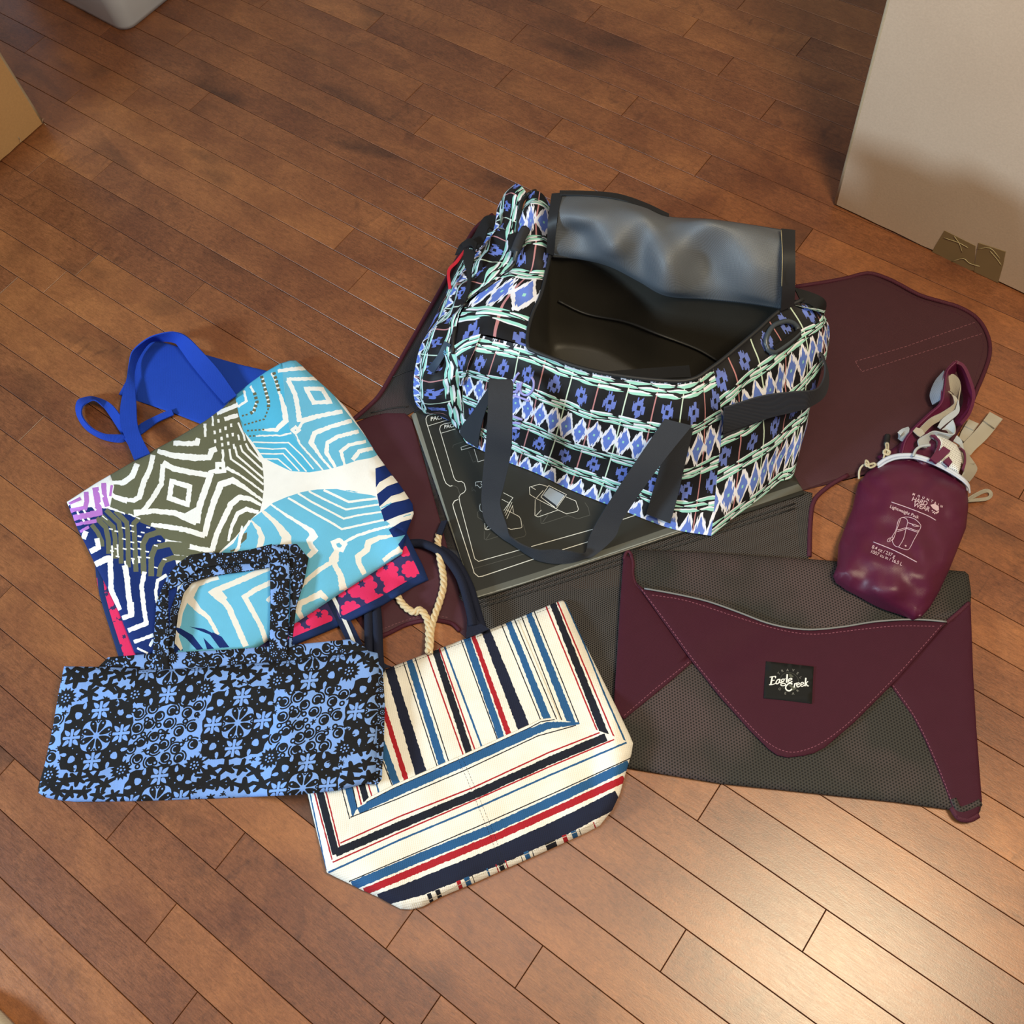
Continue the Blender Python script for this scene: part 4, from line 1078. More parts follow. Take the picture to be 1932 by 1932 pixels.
# colour grounds
ts.append((cA((50, 930), (250, 950), (420, 965), (560, 1005), (700, 1045), (820, 1125), (950, 1270), (1010, 1400), (1050, 1560), (1030, 1750), (990, 1932)) + [(330, 1200), (345, 1260), (350, 1320), (300, 1345), (240, 1250), (170, 1080), (120, 980)], NV))
poly(cA, OL, (1560, -90), (1330, 70), (985, 320), (835, 405), (625, 510), (420, 640), (460, 760), (440, 860), (420, 965), (560, 1010), (690, 1050), (700, 1090), (830, 1140), (950, 1280), (1010, 1400), (1150, 1420), (1400, 1390), (1430, 1350), (1560, 1230), (1660, 1110), (1730, 1040), (1790, 985), (1810, 900), (1825, 780), (1822, 660), (1810, 560), (1760, 460), (1680, 340), (1630, 230), (1600, 120), (1590, 0))
poly(cB, SKY2, (110, 400), (250, 260), (450, 110), (690, 45), (740, 70), (810, 140), (960, 290), (1150, 550), (1310, 750), (1460, 950), (1500, 1000), (1410, 1040), (1290, 1060), (1180, 1100), (1030, 1143), (830, 1176), (650, 1162), (520, 1100), (390, 1035), (290, 890), (200, 780), (160, 640))
poly(cB, SKY, (560, 60), (690, 45), (740, 70), (810, 140), (950, 300), (1150, 550), (1310, 750), (1460, 950), (1500, 1000), (1410, 1040), (1290, 1060), (1180, 1100), (1030, 1143), (900, 1165), (760, 960), (640, 760), (600, 500))
ts.append((cC((330, 430), (400, 370), (540, 310), (700, 258), (850, 233), (1050, 228), (1200, 262), (1400, 290), (1450, 308), (1490, 420), (1540, 545), (1620, 610), (1760, 690), (1720, 860)) + [(757, 1044), (553, 1180), (440, 1255), (350, 1312), (335, 1270), (336, 1215), (342, 1160), (362, 1105), (385, 1075), (412, 1046)] + cC((0, 780), (60, 680), (110, 610), (200, 520)), SKY))
# strokes on the olive ground
st(cA, WT, 46, (985, 715), (1150, 765), (1130, 925), (965, 868), closed=True)
st(cA, WT, 50, (905, 545), (1000, 600), (1150, 632), (1330, 660))
st(cA, WT, 46, (908, 560), (890, 740), (800, 890), (720, 990))
st(cA, WT, [60, 44, 50, 70], (640, 1005), (820, 985), (1010, 1005), (1215, 1085))
st(cA, WT, 58, (1345, 640), (1290, 790), (1235, 950), (1212, 1095))
poly(cA, WT, (1100, 1010), (1245, 930), (1218, 1100))
st(cA, WT, 40, (1400, 560), (1455, 560), (1460, 620), (1400, 625), closed=True)
st(cA, WT, 22, (1452, 550), (1452, 425))
st(cA, WT, 34, (1320, 640), (1400, 610))
st(cA, WT, [34, 20, 18], (1480, 590), (1620, 665), (1822, 815))
st(cA, WT, [40, 55, 60, 50, 55], (855, 440), (1000, 480), (1200, 500), (1325, 500), (1350, 440), )
st(cA, WT, 50, (1330, 445), (1395, 420))
st(cA, WT, [50, 46, 50, 50, 44, 30], (815, 475), (785, 610), (730, 720), (690, 860), (640, 890), (560, 885))
st(cA, WT, [55, 40, 20], (580, 890), (470, 860), (385, 790))
st(cA, WT, 45, (1000, 368), (1130, 372), (1215, 368), (1228, 322))
st(cA, WT, [50, 55, 50, 20], (672, 555), (625, 670), (540, 730), (400, 722))
st(cA, WT, 24, (1288, 190), (1292, 310)); st(cA, WT, 18, (1355, 120), (1362, 210))
st(cA, WT, 40, (1395, 95), (1500, 55), (1590, 15)); st(cA, WT, 38, (1465, 150), (1590, 112))
for x, y in ((1410, 165), (1475, 148), (1375, 270), (1425, 255), (1475, 232), (1525, 205), (1380, 350), (1438, 325), (1490, 300), (1540, 290), (1445, 382), (1500, 370)):
    st(cA, WT, 20, (x, y - 16), (x + 3, y + 16), rough=.3)
for q in (((1660, 370), (1685, 420), (1800, 535)), ((1610, 385), (1628, 440), (1815, 612)), ((1562, 400), (1580, 480), (1822, 690)), ((1512, 420), (1525, 512), (1640, 592), (1822, 745)), ((1590, 180), (1640, 290), (1652, 345)), ((1550, 375), (1555, 420)), ((1590, 290), (1600, 340))):
    st(cA, WT, 18, *q, rough=.3)
st(cA, WT, [50, 55, 58, 60, 55, 40, 20], (1285, 1215), (1312, 1080), (1370, 900), (1432, 745), (1540, 705), (1640, 765), (1812, 888))
st(cA, WT, [34, 46, 48, 50], (795, 1110), (950, 1130), (1100, 1155), (1290, 1212))
st(cA, WT, [46, 50, 52, 52, 50, 40, 24], (1352, 1350), (1392, 1200), (1450, 1080), (1525, 925), (1600, 862), (1700, 875), (1800, 935))
st(cA, WT, [36, 44, 44, 50], (925, 1258), (1100, 1300), (1250, 1332), (1365, 1352))
st(cA, WT, [20, 34, 40, 40, 36], (1500, 1260), (1535, 1120), (1585, 1010), (1665, 968), (1775, 1000))
st(cA, WT, [20, 30, 24], (1600, 1300), (1622, 1190), (1700, 1075))
st(cA, WT, 36, (1005, 1398), (1135, 1418))
poly(cA, OL, (1590, 1310), (1640, 1190), (1672, 1180), (1668, 1240)); st(cA, OL, 16, (1520, 1350), (1590, 1330), (1610, 1300))
# olive stripes laid over navy, with white ticks
for w, q in ((40, ((255, 1110), (310, 1180), (348, 1262), (352, 1310))), (46, ((300, 1050), (385, 1135), (408, 1250), (412, 1375))), (44, ((345, 1030), (452, 1130), (470, 1240), (472, 1420))), (44, ((385, 975), (505, 1090), (522, 1200), (524, 1465))),
             (44, ((470, 985), (575, 1090), (585, 1200), (592, 1500))), (46, ((690, 1050), (640, 1100), (648, 1250), (660, 1540))), (52, ((1050, 1190), (860, 1180), (760, 1215), (722, 1290), (730, 1560))), (52, ((1150, 1300), (950, 1290), (835, 1315), (800, 1400), (798, 1580))), (46, ((1120, 1420), (1000, 1410), (915, 1440), (882, 1500), (868, 1585)))):
    st(cA, OL, w, *q, rough=.25)
for x, y in ((430, 1150), (480, 1170), (545, 1140), (550, 1240), (480, 1330), (555, 1330), (620, 1120), (625, 1170), (690, 1215), (690, 1265), (625, 1270), (690, 1330), (625, 1330), (770, 1410), (840, 1500), (760, 1355), (720, 1180), (770, 1135), (870, 1258), (840, 1300), (690, 1405), (630, 1420), (920, 1425), (440, 1350), (490, 1400)):
    st(cA, WT, 13, (x - 16, y - 3), (x + 18, y + 5), rough=.3)
for x, y0, y1 in ((440, 1300, 1400), (490, 1290, 1400), (630, 1420, 1470), (685, 1400, 1460), (560, 1440, 1480)): st(cA, WT, 15, (x, y0), (x + 4, y1), rough=.6)
st(cA, WT, 14, (380, 800), (450, 860)); st(cA, WT, 16, (330, 870), (420, 960), (560, 1010)); st(cA, WT, 10, (350, 1030), (400, 1070)); st(cA, WT, 12, (590, 1010), (700, 1060))
# purple tip
poly(cA, PU, (40, 912), (150, 855), (165, 885), (60, 930)); poly(cA, WT, (160, 845), (235, 800), (250, 950), (70, 965), (62, 935), (180, 900))
for w, q in ((44, ((205, 810), (212, 900), (195, 960), (60, 985))), (58, ((290, 770), (310, 900), (325, 1000), (90, 1050))), (46, ((365, 730), (372, 850), (398, 945))), (24, ((440, 750), (425, 850))), (34, ((300, 1075), (190, 1095), (110, 1108))), (26, ((230, 1130), (150, 1175)))):
    st(cA, PU, w, *q, rough=.3)
for q in (((240, 830), (270, 870)), ((240, 920), (295, 980)), ((320, 800), (360, 860)), ((330, 910), (375, 960)), ((120, 990), (140, 1020)), ((180, 975), (200, 1005)), ((170, 1060), (190, 1080)), ((215, 1050), (240, 1065)), ((90, 935), (170, 920))): st(cA, WT, 18, *q, rough=.4)
for q in (((85, 1010), (120, 1000)), ((150, 995), (175, 990)), ((215, 985), (240, 980)), ((110, 1085), (150, 1075)), ((130, 1140), (190, 1120))): st(cA, NV, 26, *q, rough=.4)
# white on navy at the left
st(cA, WT, 46, (205, 1170), (180, 1240)); st(cA, WT, 46, (305, 1235), (318, 1320), (240, 1355))
st(cA, WT, [50, 60, 50], (285, 1475), (400, 1420), (450, 1420)); st(cA, WT, 48, (425, 1440), (430, 1600), (432, 1700), (470, 1790), (512, 1890))
st(cA, WT, 50, (555, 1480), (580, 1600), (585, 1700), (600, 1800), (612, 1940))
st(cD, WT, 23, (188, 262), (188, 328), (138, 345)); st(cD, WT, 24, (252, 105), (238, 185), (246, 265), (262, 372), (168, 408)); st(cD, WT, 18, (368, 122), (322, 150), (310, 210), (318, 265)); st(cD, WT, 18, (298, 432), (198, 468)); st(cD, WT, 14, (298, 455), (280, 490)); st(cD, WT, 12, (215, 500), (270, 525))
# strokes on the upper sky ground
st(cB, WT, 40, (800, 372), (955, 376), (1032, 500), (872, 505), closed=True)
st(cB, WT, 34, (615, 283), (760, 278), (905, 275)); st(cB, WT, [46, 46, 46, 50], (628, 290), (695, 425), (722, 560), (740, 690)); st(cB, WT, [60, 42, 40], (745, 688), (900, 640), (1150, 590))
st(cB, WT, 34, (795, 178), (650, 185), (530, 205)); st(cB, WT, [30, 50, 52, 50, 40, 18], (552, 430), (590, 560), (608, 680), (545, 735), (520, 765), (375, 770))
st(cB, WT, 30, (665, 770), (700, 742), (735, 770), (700, 800), closed=True); st(cB, WT, 26, (735, 750), (760, 700)); st(cB, WT, 17, (660, 800), (560, 822), (320, 826)); st(cB, WT, 17, (706, 815), (740, 900), (900, 1080), (970, 1165))
st(cB, WT, [40, 40, 46, 50, 24, 18], (1240, 680), (1040, 735), (880, 800), (850, 890), (950, 1040), (1045, 1145)); st(cB, WT, [40, 38, 38, 40, 26], (1305, 780), (1100, 835), (1005, 890), (995, 985), (1085, 1130)); st(cB, WT, [30, 34, 34, 26], (1375, 880), (1210, 912), (1135, 975), (1172, 1105)); st(cB, WT, [34, 40, 44], (1440, 945), (1310, 975), (1248, 1055))
for q in (((290, 885), (500, 892), (632, 890), (760, 1010), (872, 1145)), ((310, 940), (480, 952), (600, 946), (690, 1040), (805, 1168)), ((350, 995), (500, 1000), (580, 996), (735, 1162)), ((385, 1045), (530, 1047), (662, 1158))): st(cB, WT, 13, *q, rough=.25)
st(cB, WT, 24, (205, 390), (228, 490), (150, 545)); st(cB, WT, 20, (265, 345), (300, 410)); st(cB, WT, 20, (325, 500), (290, 600)); st(cB, WT, 24, (380, 260), (420, 420), (445, 520)); st(cB, WT, 22, (470, 220), (520, 330), (548, 430))
for q in (((372, 250), (408, 380), (440, 490), (440, 570)), ((490, 215), (525, 330), (550, 430)), ((305, 410), (330, 500), (300, 590), (240, 625))):
    for p in dashed(cB(*q), 6.5, 5, 3): ts.append((p, OL))
for q in (((440, 560), (400, 665), (200, 722)), ((400, 765), (200, 778)), ((310, 825), (225, 830)), ((240, 620), (160, 640))):
    for p in dashed(cB(*q), 3.2, 4, 3.2): ts.append((p, OL))
# strokes on the lower sky ground
CRM = srgb(238, 231, 218)
st(cC, WT, 24, (915, 238), (1050, 302), (1170, 360), (1300, 342), (1455, 325), rough=.3); st(cC, WT, 20, (765, 250), (900, 322), (1140, 436), (1300, 412), (1590, 368), rough=.35); st(cC, WT, 20, (655, 272), (800, 362), (1120, 530), (1250, 497), (1500, 460), rough=.35); st(cC, WT, 22, (555, 318), (800, 462), (1000, 572), (1100, 635), (1250, 602), (1500, 547), (1790, 505), rough=.35); st(cC, SKY, 10, (1140, 243), (1260, 260))
st(cC, WT, [14, 30, 34, 60, 80, 70, 50, 60, 50], (375, 380), (550, 502), (700, 592), (790, 655), (815, 705), (775, 750), (785, 800), (825, 850), (760, 915)); st(cC, CRM, [30, 50, 75, 95, 120], (295, 450), (420, 560), (500, 660), (540, 720), (530, 820)); st(cC, CRM, [10, 46, 62, 60], (180, 545), (255, 630), (290, 720), (262, 840)); st(cC, WT, [20, 32, 36, 20], (90, 600), (72, 720), (50, 830), (10, 870))
st(cC, WT, 44, (1015, 770), (1075, 745), (1130, 790), (1100, 845), (1040, 840), closed=True); st(cC, WT, 28, (1130, 765), (1250, 702), (1400, 652), (1610, 598)); st(cC, CRM, [50, 100, 70], (1050, 850), (1020, 940), (1000, 990)); st(cC, CRM, 46, (1005, 965), (880, 1040), (780, 1120), (650, 1245)); st(cC, CRM, [50, 60, 84], (1020, 980), (1085, 1100), (1115, 1250))
st(cC, CRM, [20, 46, 66, 60, 60, 56, 50], (1650, 698), (1480, 722), (1370, 772), (1350, 845), (1265, 915), (1275, 985), (1330, 1090)); st(cC, CRM, [66, 50, 40], (1710, 830), (1600, 890), (1520, 955)); st(cC, CRM, [40, 66, 56, 60, 60, 40], (950, 1345), (885, 1290), (770, 1345), (675, 1390), (655, 1465), (705, 1545))
st(cD, CRM, 30, (900, 82), (740, 152), (600, 212), (655, 250), (690, 295), (720, 365), (775, 490)); poly(cD, CRM, (590, 215), (640, 190), (680, 240), (650, 270), (615, 245)); st(cD, CRM, 26, (905, 160), (830, 195), (768, 235), (812, 312), (852, 385), (885, 480)); st(cD, CRM, 20, (905, 235), (885, 258)); st(cD, CRM, [30, 40, 46, 30, 22, 18], (630, 125), (520, 165), (480, 240), (530, 300), (585, 345), (632, 430))
poly(cD, CRM, (398, 400), (420, 250), (480, 165), (620, 125), (640, 145), (520, 175), (495, 215), (450, 320), (440, 385)); 
poly(cD, NV, (405, 388), (440, 398), (500, 432), (556, 505), (522, 508), (470, 452), (425, 420)); poly(cD, NV, (485, 388), (560, 400), (625, 432), (690, 492), (640, 498), (590, 430)); poly(cD, NV, (600, 415), (650, 440), (690, 495), (655, 497)); poly(cD, NV, (425, 450), (452, 512), (412, 510)); poly(cD, NV, (556, 445), (612, 502), (575, 506)); poly(cD, CRM, (405, 400), (430, 440), (450, 500), (440, 512), (405, 470)); poly(cD, NV, (375, 120), (430, 140), (415, 220), (380, 260))
# navy bars at the right edge
for q in ([(1440, 20), (1560, -20), (1620, 90), (1480, 160), (1445, 215)], [(1455, 282), (1560, 200), (1670, 160), (1740, 250), (1610, 300), (1480, 408)], [(1495, 442), (1600, 372), (1800, 320), (1840, 400), (1825, 452), (1670, 500), (1530, 558)], [(1575, 640), (1700, 562), (1820, 528), (1800, 620), (1750, 690), (1620, 717)], [(1670, 790), (1750, 680), (1730, 850), (1700, 840)]):
    ts.append((cC(*q), NV))
for q in ([(1450, 215), (1500, 150), (1600, 92), (1665, 160), (1560, 200), (1455, 280)], [(1480, 408), (1600, 300), (1735, 250), (1790, 322), (1620, 362), (1500, 430)]):
    ts.append((cC(*q), CRM))
st(cC, SKY, 14, (1500, 420), (1600, 370)); st(cC, SKY, 10, (1720, 510), (1800, 485))
tote = thing('tote_bag', 'big cotton tote with zebra-like stripes in sky blue, olive, navy and white', 'tote bag', tuple(F(450, 980)))
def tote_rel(x, y): return 0.004 * math.exp(-((x - 560) ** 2 + (y - 1010) ** 2) / 30000) + .004 * math.exp(-((x - 330) ** 2 + (y - 930) ** 2) / 20000)
sheet('body', to, ts, WT, M_ATTR, lambda x, y: 0.0152 + drape(x, y), 0.010, 7, tote, grid=14, zt=tote_rel, relief=.003, rscale=70, edge=.002)
RIMN = fabric('tote_hem', srgb(90, 150, 170), .85, 1200, .2)
M_ROYAL = fabric('royal_blue_cotton', srgb(26, 64, 168), 0.85, 1100, 0.3, 0.06)
li = [(224, 744), (240, 715), (262, 672), (279, 639), (300, 643), (390, 670), (450, 687), (506, 700), (480, 735), (447, 752), (400, 800), (385, 802), (330, 780), (262, 757)]
sheet('lining_panel', li, [], srgb(27, 66, 170), fabric('royal_lining', None, 0.85, 1100, 0.25, .05), lambda x, y: 0.001 + .010 * max(0, min(1, (x - 250) / 230)), 0.003, 4, tote, grid=20, relief=.001, rscale=60)['label'] = 'royal blue inside of the back panel'
c1 = conv(100, 600, 720 / 1932)
hA = cz(c1, [(412, 720), (372, 620), (343, 540), (343, 440), (370, 320), (385, 230), (405, 165), (480, 103), (560, 76), (620, 72), (680, 96), (760, 175), (840, 265), (930, 392)], [.024, .020, .016, .014, .016, .022, .030, .042, .046, .046, .042, .032, .026, .026])
hB = cz(c1, [(492, 686), (452, 610), (428, 540), (422, 440), (415, 340), (412, 280), (432, 205), (490, 125), (560, 118), (615, 125), (640, 150), (700, 235), (785, 340), (868, 436)], [.024, .022, .018, .014, .012, .010, .008, .010, .014, .018, .022, .020, .020, .024])
band('handle', hA, hB, M_ROYAL, tote, .002, n=8)
gA = cz(c1, [(600, 462), (520, 497), (440, 540), (400, 590), (350, 628), (250, 612), (165, 560), (120, 485), (125, 420), (175, 400), (215, 402), (290, 432), (345, 500), (372, 570)], [.010, .006, .004, .003, .003, .003, .004, .006, .008, .010, .012, .014, .014, .013])
gB = cz(c1, [(612, 490), (530, 528), (448, 588), (405, 605), (350, 592), (262, 588), (195, 555), (150, 500), (148, 455), (175, 428), (215, 418), (270, 470), (330, 560), (400, 670)], [.010, .006, .004, .010, .018, .020, .022, .024, .026, .026, .024, .010, .008, .012])
band('handle', gA, gB, M_ROYAL, tote, .002, n=8)
# ------------------------------------------------------------------ folded tote with black block print on blue
BK = srgb(26, 24, 24); BL_ = srgb(128, 164, 226)
cE = conv(60, 1230, 340 / 1092); cF = conv(380, 1210, 360 / 1092); cH_ = conv(280, 1010, 320 / 1092)
def aff(o, ux, uy):
    return lambda pts: [(o[0] + ux[0] * x + uy[0] * y, o[1] + ux[1] * x + uy[1] * y) for x, y in pts]
def ell(cx, cy, rx, ry, rot=0, n=12, tip=0.0):
    c, s = math.cos(rot), math.sin(rot); out = []
    for k in range(n):
        a = 2 * math.pi * k / n; x = rx * math.cos(a); y = ry * math.sin(a) * (1 - tip * math.cos(a))
        out.append((cx + c * x - s * y, cy + s * x + c * y))
    return out
def cross4(cx, cy, r, w, n=4, rot=0.0):
    out = []
    for k in range(n):
        a = rot + 2 * math.pi * k / n; b = a + math.pi / n
        for da, rr in ((-.18, .95), (0, 1.0), (.18, .95)): out.append((cx + math.cos(a + da) * r * rr, cy + math.sin(a + da) * r * rr))
        out.append((cx + math.cos(b) * w, cy + math.sin(b) * w))
    return out
def medallion(T, S):
    S.append((T([(math.cos(a) * r_, math.sin(a) * r_) for a, r_ in ((2 * math.pi * k / 48, 1.0 / max(abs(math.cos(2 * math.pi * k / 48)), abs(math.sin(2 * math.pi * k / 48))) ** .55 * (1 + .03 * math.sin(k * 2.1))) for k in range(48))]), BK))
    for i in range(4):
        a = i * math.pi / 2; cx, cy = .70 * math.cos(a), .70 * math.sin(a)
        S.append((T(cross4(cx, cy, .25, .05, 4)), BL_))
        for j in range(4):
            b = math.pi / 4 + j * math.pi / 2
            S.append((T(ell(cx + .20 * math.cos(b), cy + .20 * math.sin(b), .11, .055, b, 9, .5)), BL_))
        d = a + math.pi / 4; px, py = math.cos(d), math.sin(d)
        S.append((T(ell(px * .86, py * .86, .11, .095, d, 9, .4)), BL_))
        for sg in (-1, 1):
            e = d + sg * .30; S.append((T(ell(math.cos(e) * .97, math.sin(e) * .97, .10, .05, d + sg * .9, 8, .4)), BL_))
            e = d + sg * .33; S.append((T(ell(math.cos(e) * .68, math.sin(e) * .68, .018, .018, 0, 6)), BL_))
        S.append((T(ell(px * .66, py * .66, .02, .02, 0, 6)), BL_))
    S.append((T([(math.cos(2 * math.pi * k / 40) * .45 * (1 + .10 * math.cos(8 * math.pi * k / 40 + math.pi)), math.sin(2 * math.pi * k / 40) * .45 * (1 + .10 * math.cos(8 * math.pi * k / 40 + math.pi))) for k in range(40)]), BL_))
    for i in range(8):
        a = i * math.pi / 4 + math.pi / 8
        S.append((T(ell(math.cos(a) * .27, math.sin(a) * .27, .19, .085, a, 12, -.45)), BK))
        S.append((T(ell(math.cos(a) * .36, math.sin(a) * .36, .026, .026, 0, 7)), BL_))
    for i in range(4):
        a = i * math.pi / 2
        S.append((T(ell(math.cos(a) * .40, math.sin(a) * .40, .055, .055, 0, 8)), BK)); S.append((T(ell(math.cos(a) * .40, math.sin(a) * .40, .018, .018, 0, 6)), BL_))
        S.append((T(ell(math.cos(a + .78) * .08, math.sin(a + .78) * .08, .05, .022, a + .78, 7)), BL_))
def sunflower(T, S, seed):
    rg = random.Random(seed); n = 15
    S.append((T([(math.cos(math.pi * k / n) * (1.0 if k % 2 == 0 else .70), math.sin(math.pi * k / n) * (1.0 if k % 2 == 0 else .70)) for k in range(2 * n)]), BK))
    S.append((T(ell(0, 0, .11, .11, 0, 7)), BL_))
    for k in range(7):
        a = 2 * math.pi * k / 7; S.append((T(ell(.33 * math.cos(a), .33 * math.sin(a), .085, .085, 0, 6)), BL_))
def curl(T, S, seed):
    rg = random.Random(seed); r0 = rg.uniform(0, 6.28)
    c, s = math.cos(r0), math.sin(r0); R2 = lambda pts: T([(c * x - s * y, s * x + c * y) for x, y in pts])
    S.append((R2(ell(0, 0, .95, .9, 0, 16)), BK))
    arc = [(math.cos(a) * .62, math.sin(a) * .62) for a in np.linspace(.2, 3.6, 9)]
    S.append((R2(arc + [(x * .72, y * .72) for x, y in arc[::-1]]), BL_))
    tail = [(math.cos(a) * 1.35, math.sin(a) * 1.35) for a in np.linspace(2.6, 4.4, 7)]
    S.append((R2(tail + [(x * .80, y * .80) for x, y in tail[::-1]]), BK))
def ringlet(T, S):
    S.append((T(ell(0, 0, 1, 1, 0, 12)), BK)); S.append((T(ell(0, 0, .42, .42, 0, 8)), BL_))
def leafstar(T, S, seed):
    rg = random.Random(seed); ph = rg.uniform(0, 6.28); n = rg.choice([5, 5, 6]); pts = []
    for k in range(n):
        a = ph + 2 * math.pi * k / n + rg.uniform(-.15, .15); L = rg.uniform(.85, 1.45)
        for da, rr in ((-.58, .42), (-.19, .88), (0, 1), (.19, .88)): pts.append((math.cos(a + da) * L * rr, math.sin(a + da) * L * rr * .8))
    S.append((T(pts), BK))
S6 = []
W = 67.0
UX = (1.0, -.092); UY = (-.165, .985)
def tf(px, py, r, ry=None, ux=UX, uy=UY): 
    ry = ry or r
    return aff((px, py), (ux[0] * r, ux[1] * r), (uy[0] * ry, uy[1] * ry))
leafs = [cE(p)[0] for p in ((270, 165), (390, 180), (470, 210), (350, 250), (535, 235), (540, 140), (320, 115), (620, 160), (440, 125), (230, 130), (195, 780), (280, 770), (375, 770), (445, 800), (155, 850), (235, 850), (310, 850), (400, 870), (495, 870), (120, 800), (1010, 800), (1060, 740))] + \
        [cF(p)[0] for p in ((85, 165), (180, 160), (255, 170), (325, 195), (155, 235), (410, 135), (50, 740), (145, 720), (235, 725), (315, 740), (20, 830), (95, 815), (165, 810), (245, 830), (345, 815), (860, 730), (940, 700), (905, 625), (965, 600), (850, 790), (935, 100), (960, 780), (975, 130), (880, 60))]
for i, (x, y) in enumerate(leafs): leafstar(tf(x, y, 17), S6, i)
cur = ((720, 270), (800, 275), (735, 345), (880, 255), (925, 300), (650, 370), (775, 390), (850, 355), (940, 370), (1010, 325), (640, 460), (710, 435), (830, 430), (890, 480), (970, 455), (740, 515), (660, 545), (800, 560), (870, 590), (745, 585), (600, 590), (975, 560), (640, 650), (720, 665), (810, 640), (890, 640), (960, 235))
rin = ((620, 355), (770, 262), (690, 315), (930, 420), (1000, 380), (770, 445), (675, 500), (620, 515), (780, 482), (855, 532), (792, 520), (905, 560), (958, 520), (630, 555), (703, 607), (640, 695), (745, 672), (833, 672), (880, 692), (853, 297), (980, 288), (775, 322), (697, 410), (880, 365))
fields = [(cE((810, 470))[0], 0), (cF((625, 440))[0], 1), ((cE((810, 470))[0][0] - 268, cE((810, 470))[0][1] + 25), 2)]
for (fx, fy), fi in fields:
    for i, (x, y) in enumerate(cur):
        px, py = fx + (x - 810) * cE.s, fy + (y - 470) * cE.s
        curl(tf(px, py, 11.2), S6, i + fi * 0)
    for x, y in rin:
        ringlet(tf(fx + (x - 810) * cE.s, fy + (y - 470) * cE.s, 5.6), S6)
for x, y in (cE((390, 507))[0], cF((208, 465))[0], (325, 1262), (592, 1236), (293, 1512), (571, 1487), (718, 1338)):
    medallion(tf(x, y, 67, 70), S6)
for i, (x, y) in enumerate([cE(p)[0] for p in ((205, 280), (625, 258), (1050, 222), (100, 745), (540, 715), (985, 687))] + [cF(p)[0] for p in ((435, 225), (845, 170), (390, 668), (820, 612))]):
    sunflower(tf(x, y, 21.5, 21), S6, i)
taken = [(x, y, 14) for x, y in leafs] + [(x, y, 66) for x, y in (cE((390, 507))[0], cF((208, 465))[0], (325, 1262), (592, 1236), (293, 1512), (571, 1487), (718, 1338))] + [(fx + (x - 810) * cE.s, fy + (y - 470) * cE.s, 11) for (fx, fy), fi in fields for x, y in cur] + [cE(p)[0] + (21,) for p in ((205, 280), (625, 258), (1050, 222), (100, 745), (540, 715), (985, 687))] + [cF(p)[0] + (21,) for p in ((435, 225), (845, 170), (390, 668), (820, 612))]
rg = random.Random(4)
for i in range(4000):
    x, y = rg.uniform(70, 715), rg.uniform(1250, 1512); r = rg.choice([6, 8, 10])
    if all((x - a) ** 2 + (y - b) ** 2 > (r * .9 + c) ** 2 for a, b, c in taken):
        taken.append((x, y, r)); leafstar(tf(x, y, r * 1.0), S6, 300 + i)
fo = [(121, 1257), (200, 1258), (300, 1264), (420, 1256), (540, 1247), (640, 1235), (690, 1227), (712, 1232), (714, 1250), (712, 1330), (710, 1400), (708, 1462), (700, 1474), (640, 1490), (560, 1499), (400, 1506), (250, 1511), (140, 1512), (110, 1509), (85, 1504), (73, 1496), (72, 1486), (85, 1440), (100, 1370), (110, 1310)]
S6 += [(p, BK) for p in dashed([(121, 1262), (200, 1263), (300, 1269), (420, 1261), (540, 1252), (640, 1240), (700, 1230)], .9, 5, 2)]
def fb_z(x, y): return 0.0015 + 0.036 * max(0, min(1, max((1415 - y) / 115.0, (x - 470) / 70.0)))
M_BLOCK = fabric('block_print_cotton', None, 0.85, 1500, 0.2, 0.10)
bag = thing('tote_bag', 'folded cotton tote with black flower block print on light blue', 'tote bag', tuple(F(400, 1390)))
# back layers showing at top and right
def scatter(outline, n, sc, seed):
    rg = random.Random(seed); S = []; a = np.array(outline); lo, hi = a.min(0), a.max(0); k = 0; tries = 0; got = []
    while k < n and tries < n * 60:
        tries += 1; x, y = rg.uniform(lo[0], hi[0]), rg.uniform(lo[1], hi[1])
        if not winding(outline, np.array([x]), np.array([y]))[0]: continue
        if any((x - u) ** 2 + (y - v) ** 2 < (sc * 1.12) ** 2 for u, v in got): continue
        got.append((x, y)); k += 1; j = rg.random(); T = tf(x, y, sc, None, (1, 0), (0, 1))
        if j < .40: curl(T, S, rg.random())
        elif j < .55: sunflower(tf(x, y, sc * 1.35, None, (1, 0), (0, 1)), S, k)
        elif j < .80: leafstar(tf(x, y, sc * 1.35, None, (1, 0), (0, 1)), S, rg.random())
        else:
            S.append((T(ell(0, 0, 1.25, 1.1, rg.uniform(0, 3), 12)), BK))
            for q in range(4): b = q * 1.57 + .4; S.append((T(ell(.5 * math.cos(b), .5 * math.sin(b), .38, .17, b, 8, .4)), BL_))
        if rg.random() < .6: ringlet(tf(x + rg.uniform(-1.4, 1.4) * sc, y + rg.uniform(-1.4, 1.4) * sc, sc * .5, None, (1, 0), (0, 1)), S)
    return S
bo2 = [(186, 1258), (204, 1240), (300, 1232), (420, 1226), (548, 1217), (660, 1206), (690, 1222), (722, 1262), (726, 1330), (724, 1400), (720, 1470), (712, 1480), (690, 1478), (640, 1440), (420, 1340), (300, 1300)]
up = [(186, 1258), (204, 1240), (300, 1232), (420, 1226), (548, 1217), (660, 1206), (700, 1225), (640, 1245), (420, 1262), (300, 1270)]
rt = [(700, 1232), (722, 1262), (726, 1330), (724, 1400), (720, 1470), (708, 1478), (706, 1330)]
def bb_z(x, y): return max(0.0012, fb_z(x, y) - 0.004)
sheet('back_layer', bo2, scatter(up, 44, 10.5, 3) + scatter(rt, 18, 8.5, 5), BL_, M_BLOCK, bb_z, 0.0035, 3, bag, grid=14)
sheet('front_layer', fo, S6, BL_, M_BLOCK, fb_z, 0.011, 6, bag, grid=12, relief=.0022, rscale=45, edge=.003)
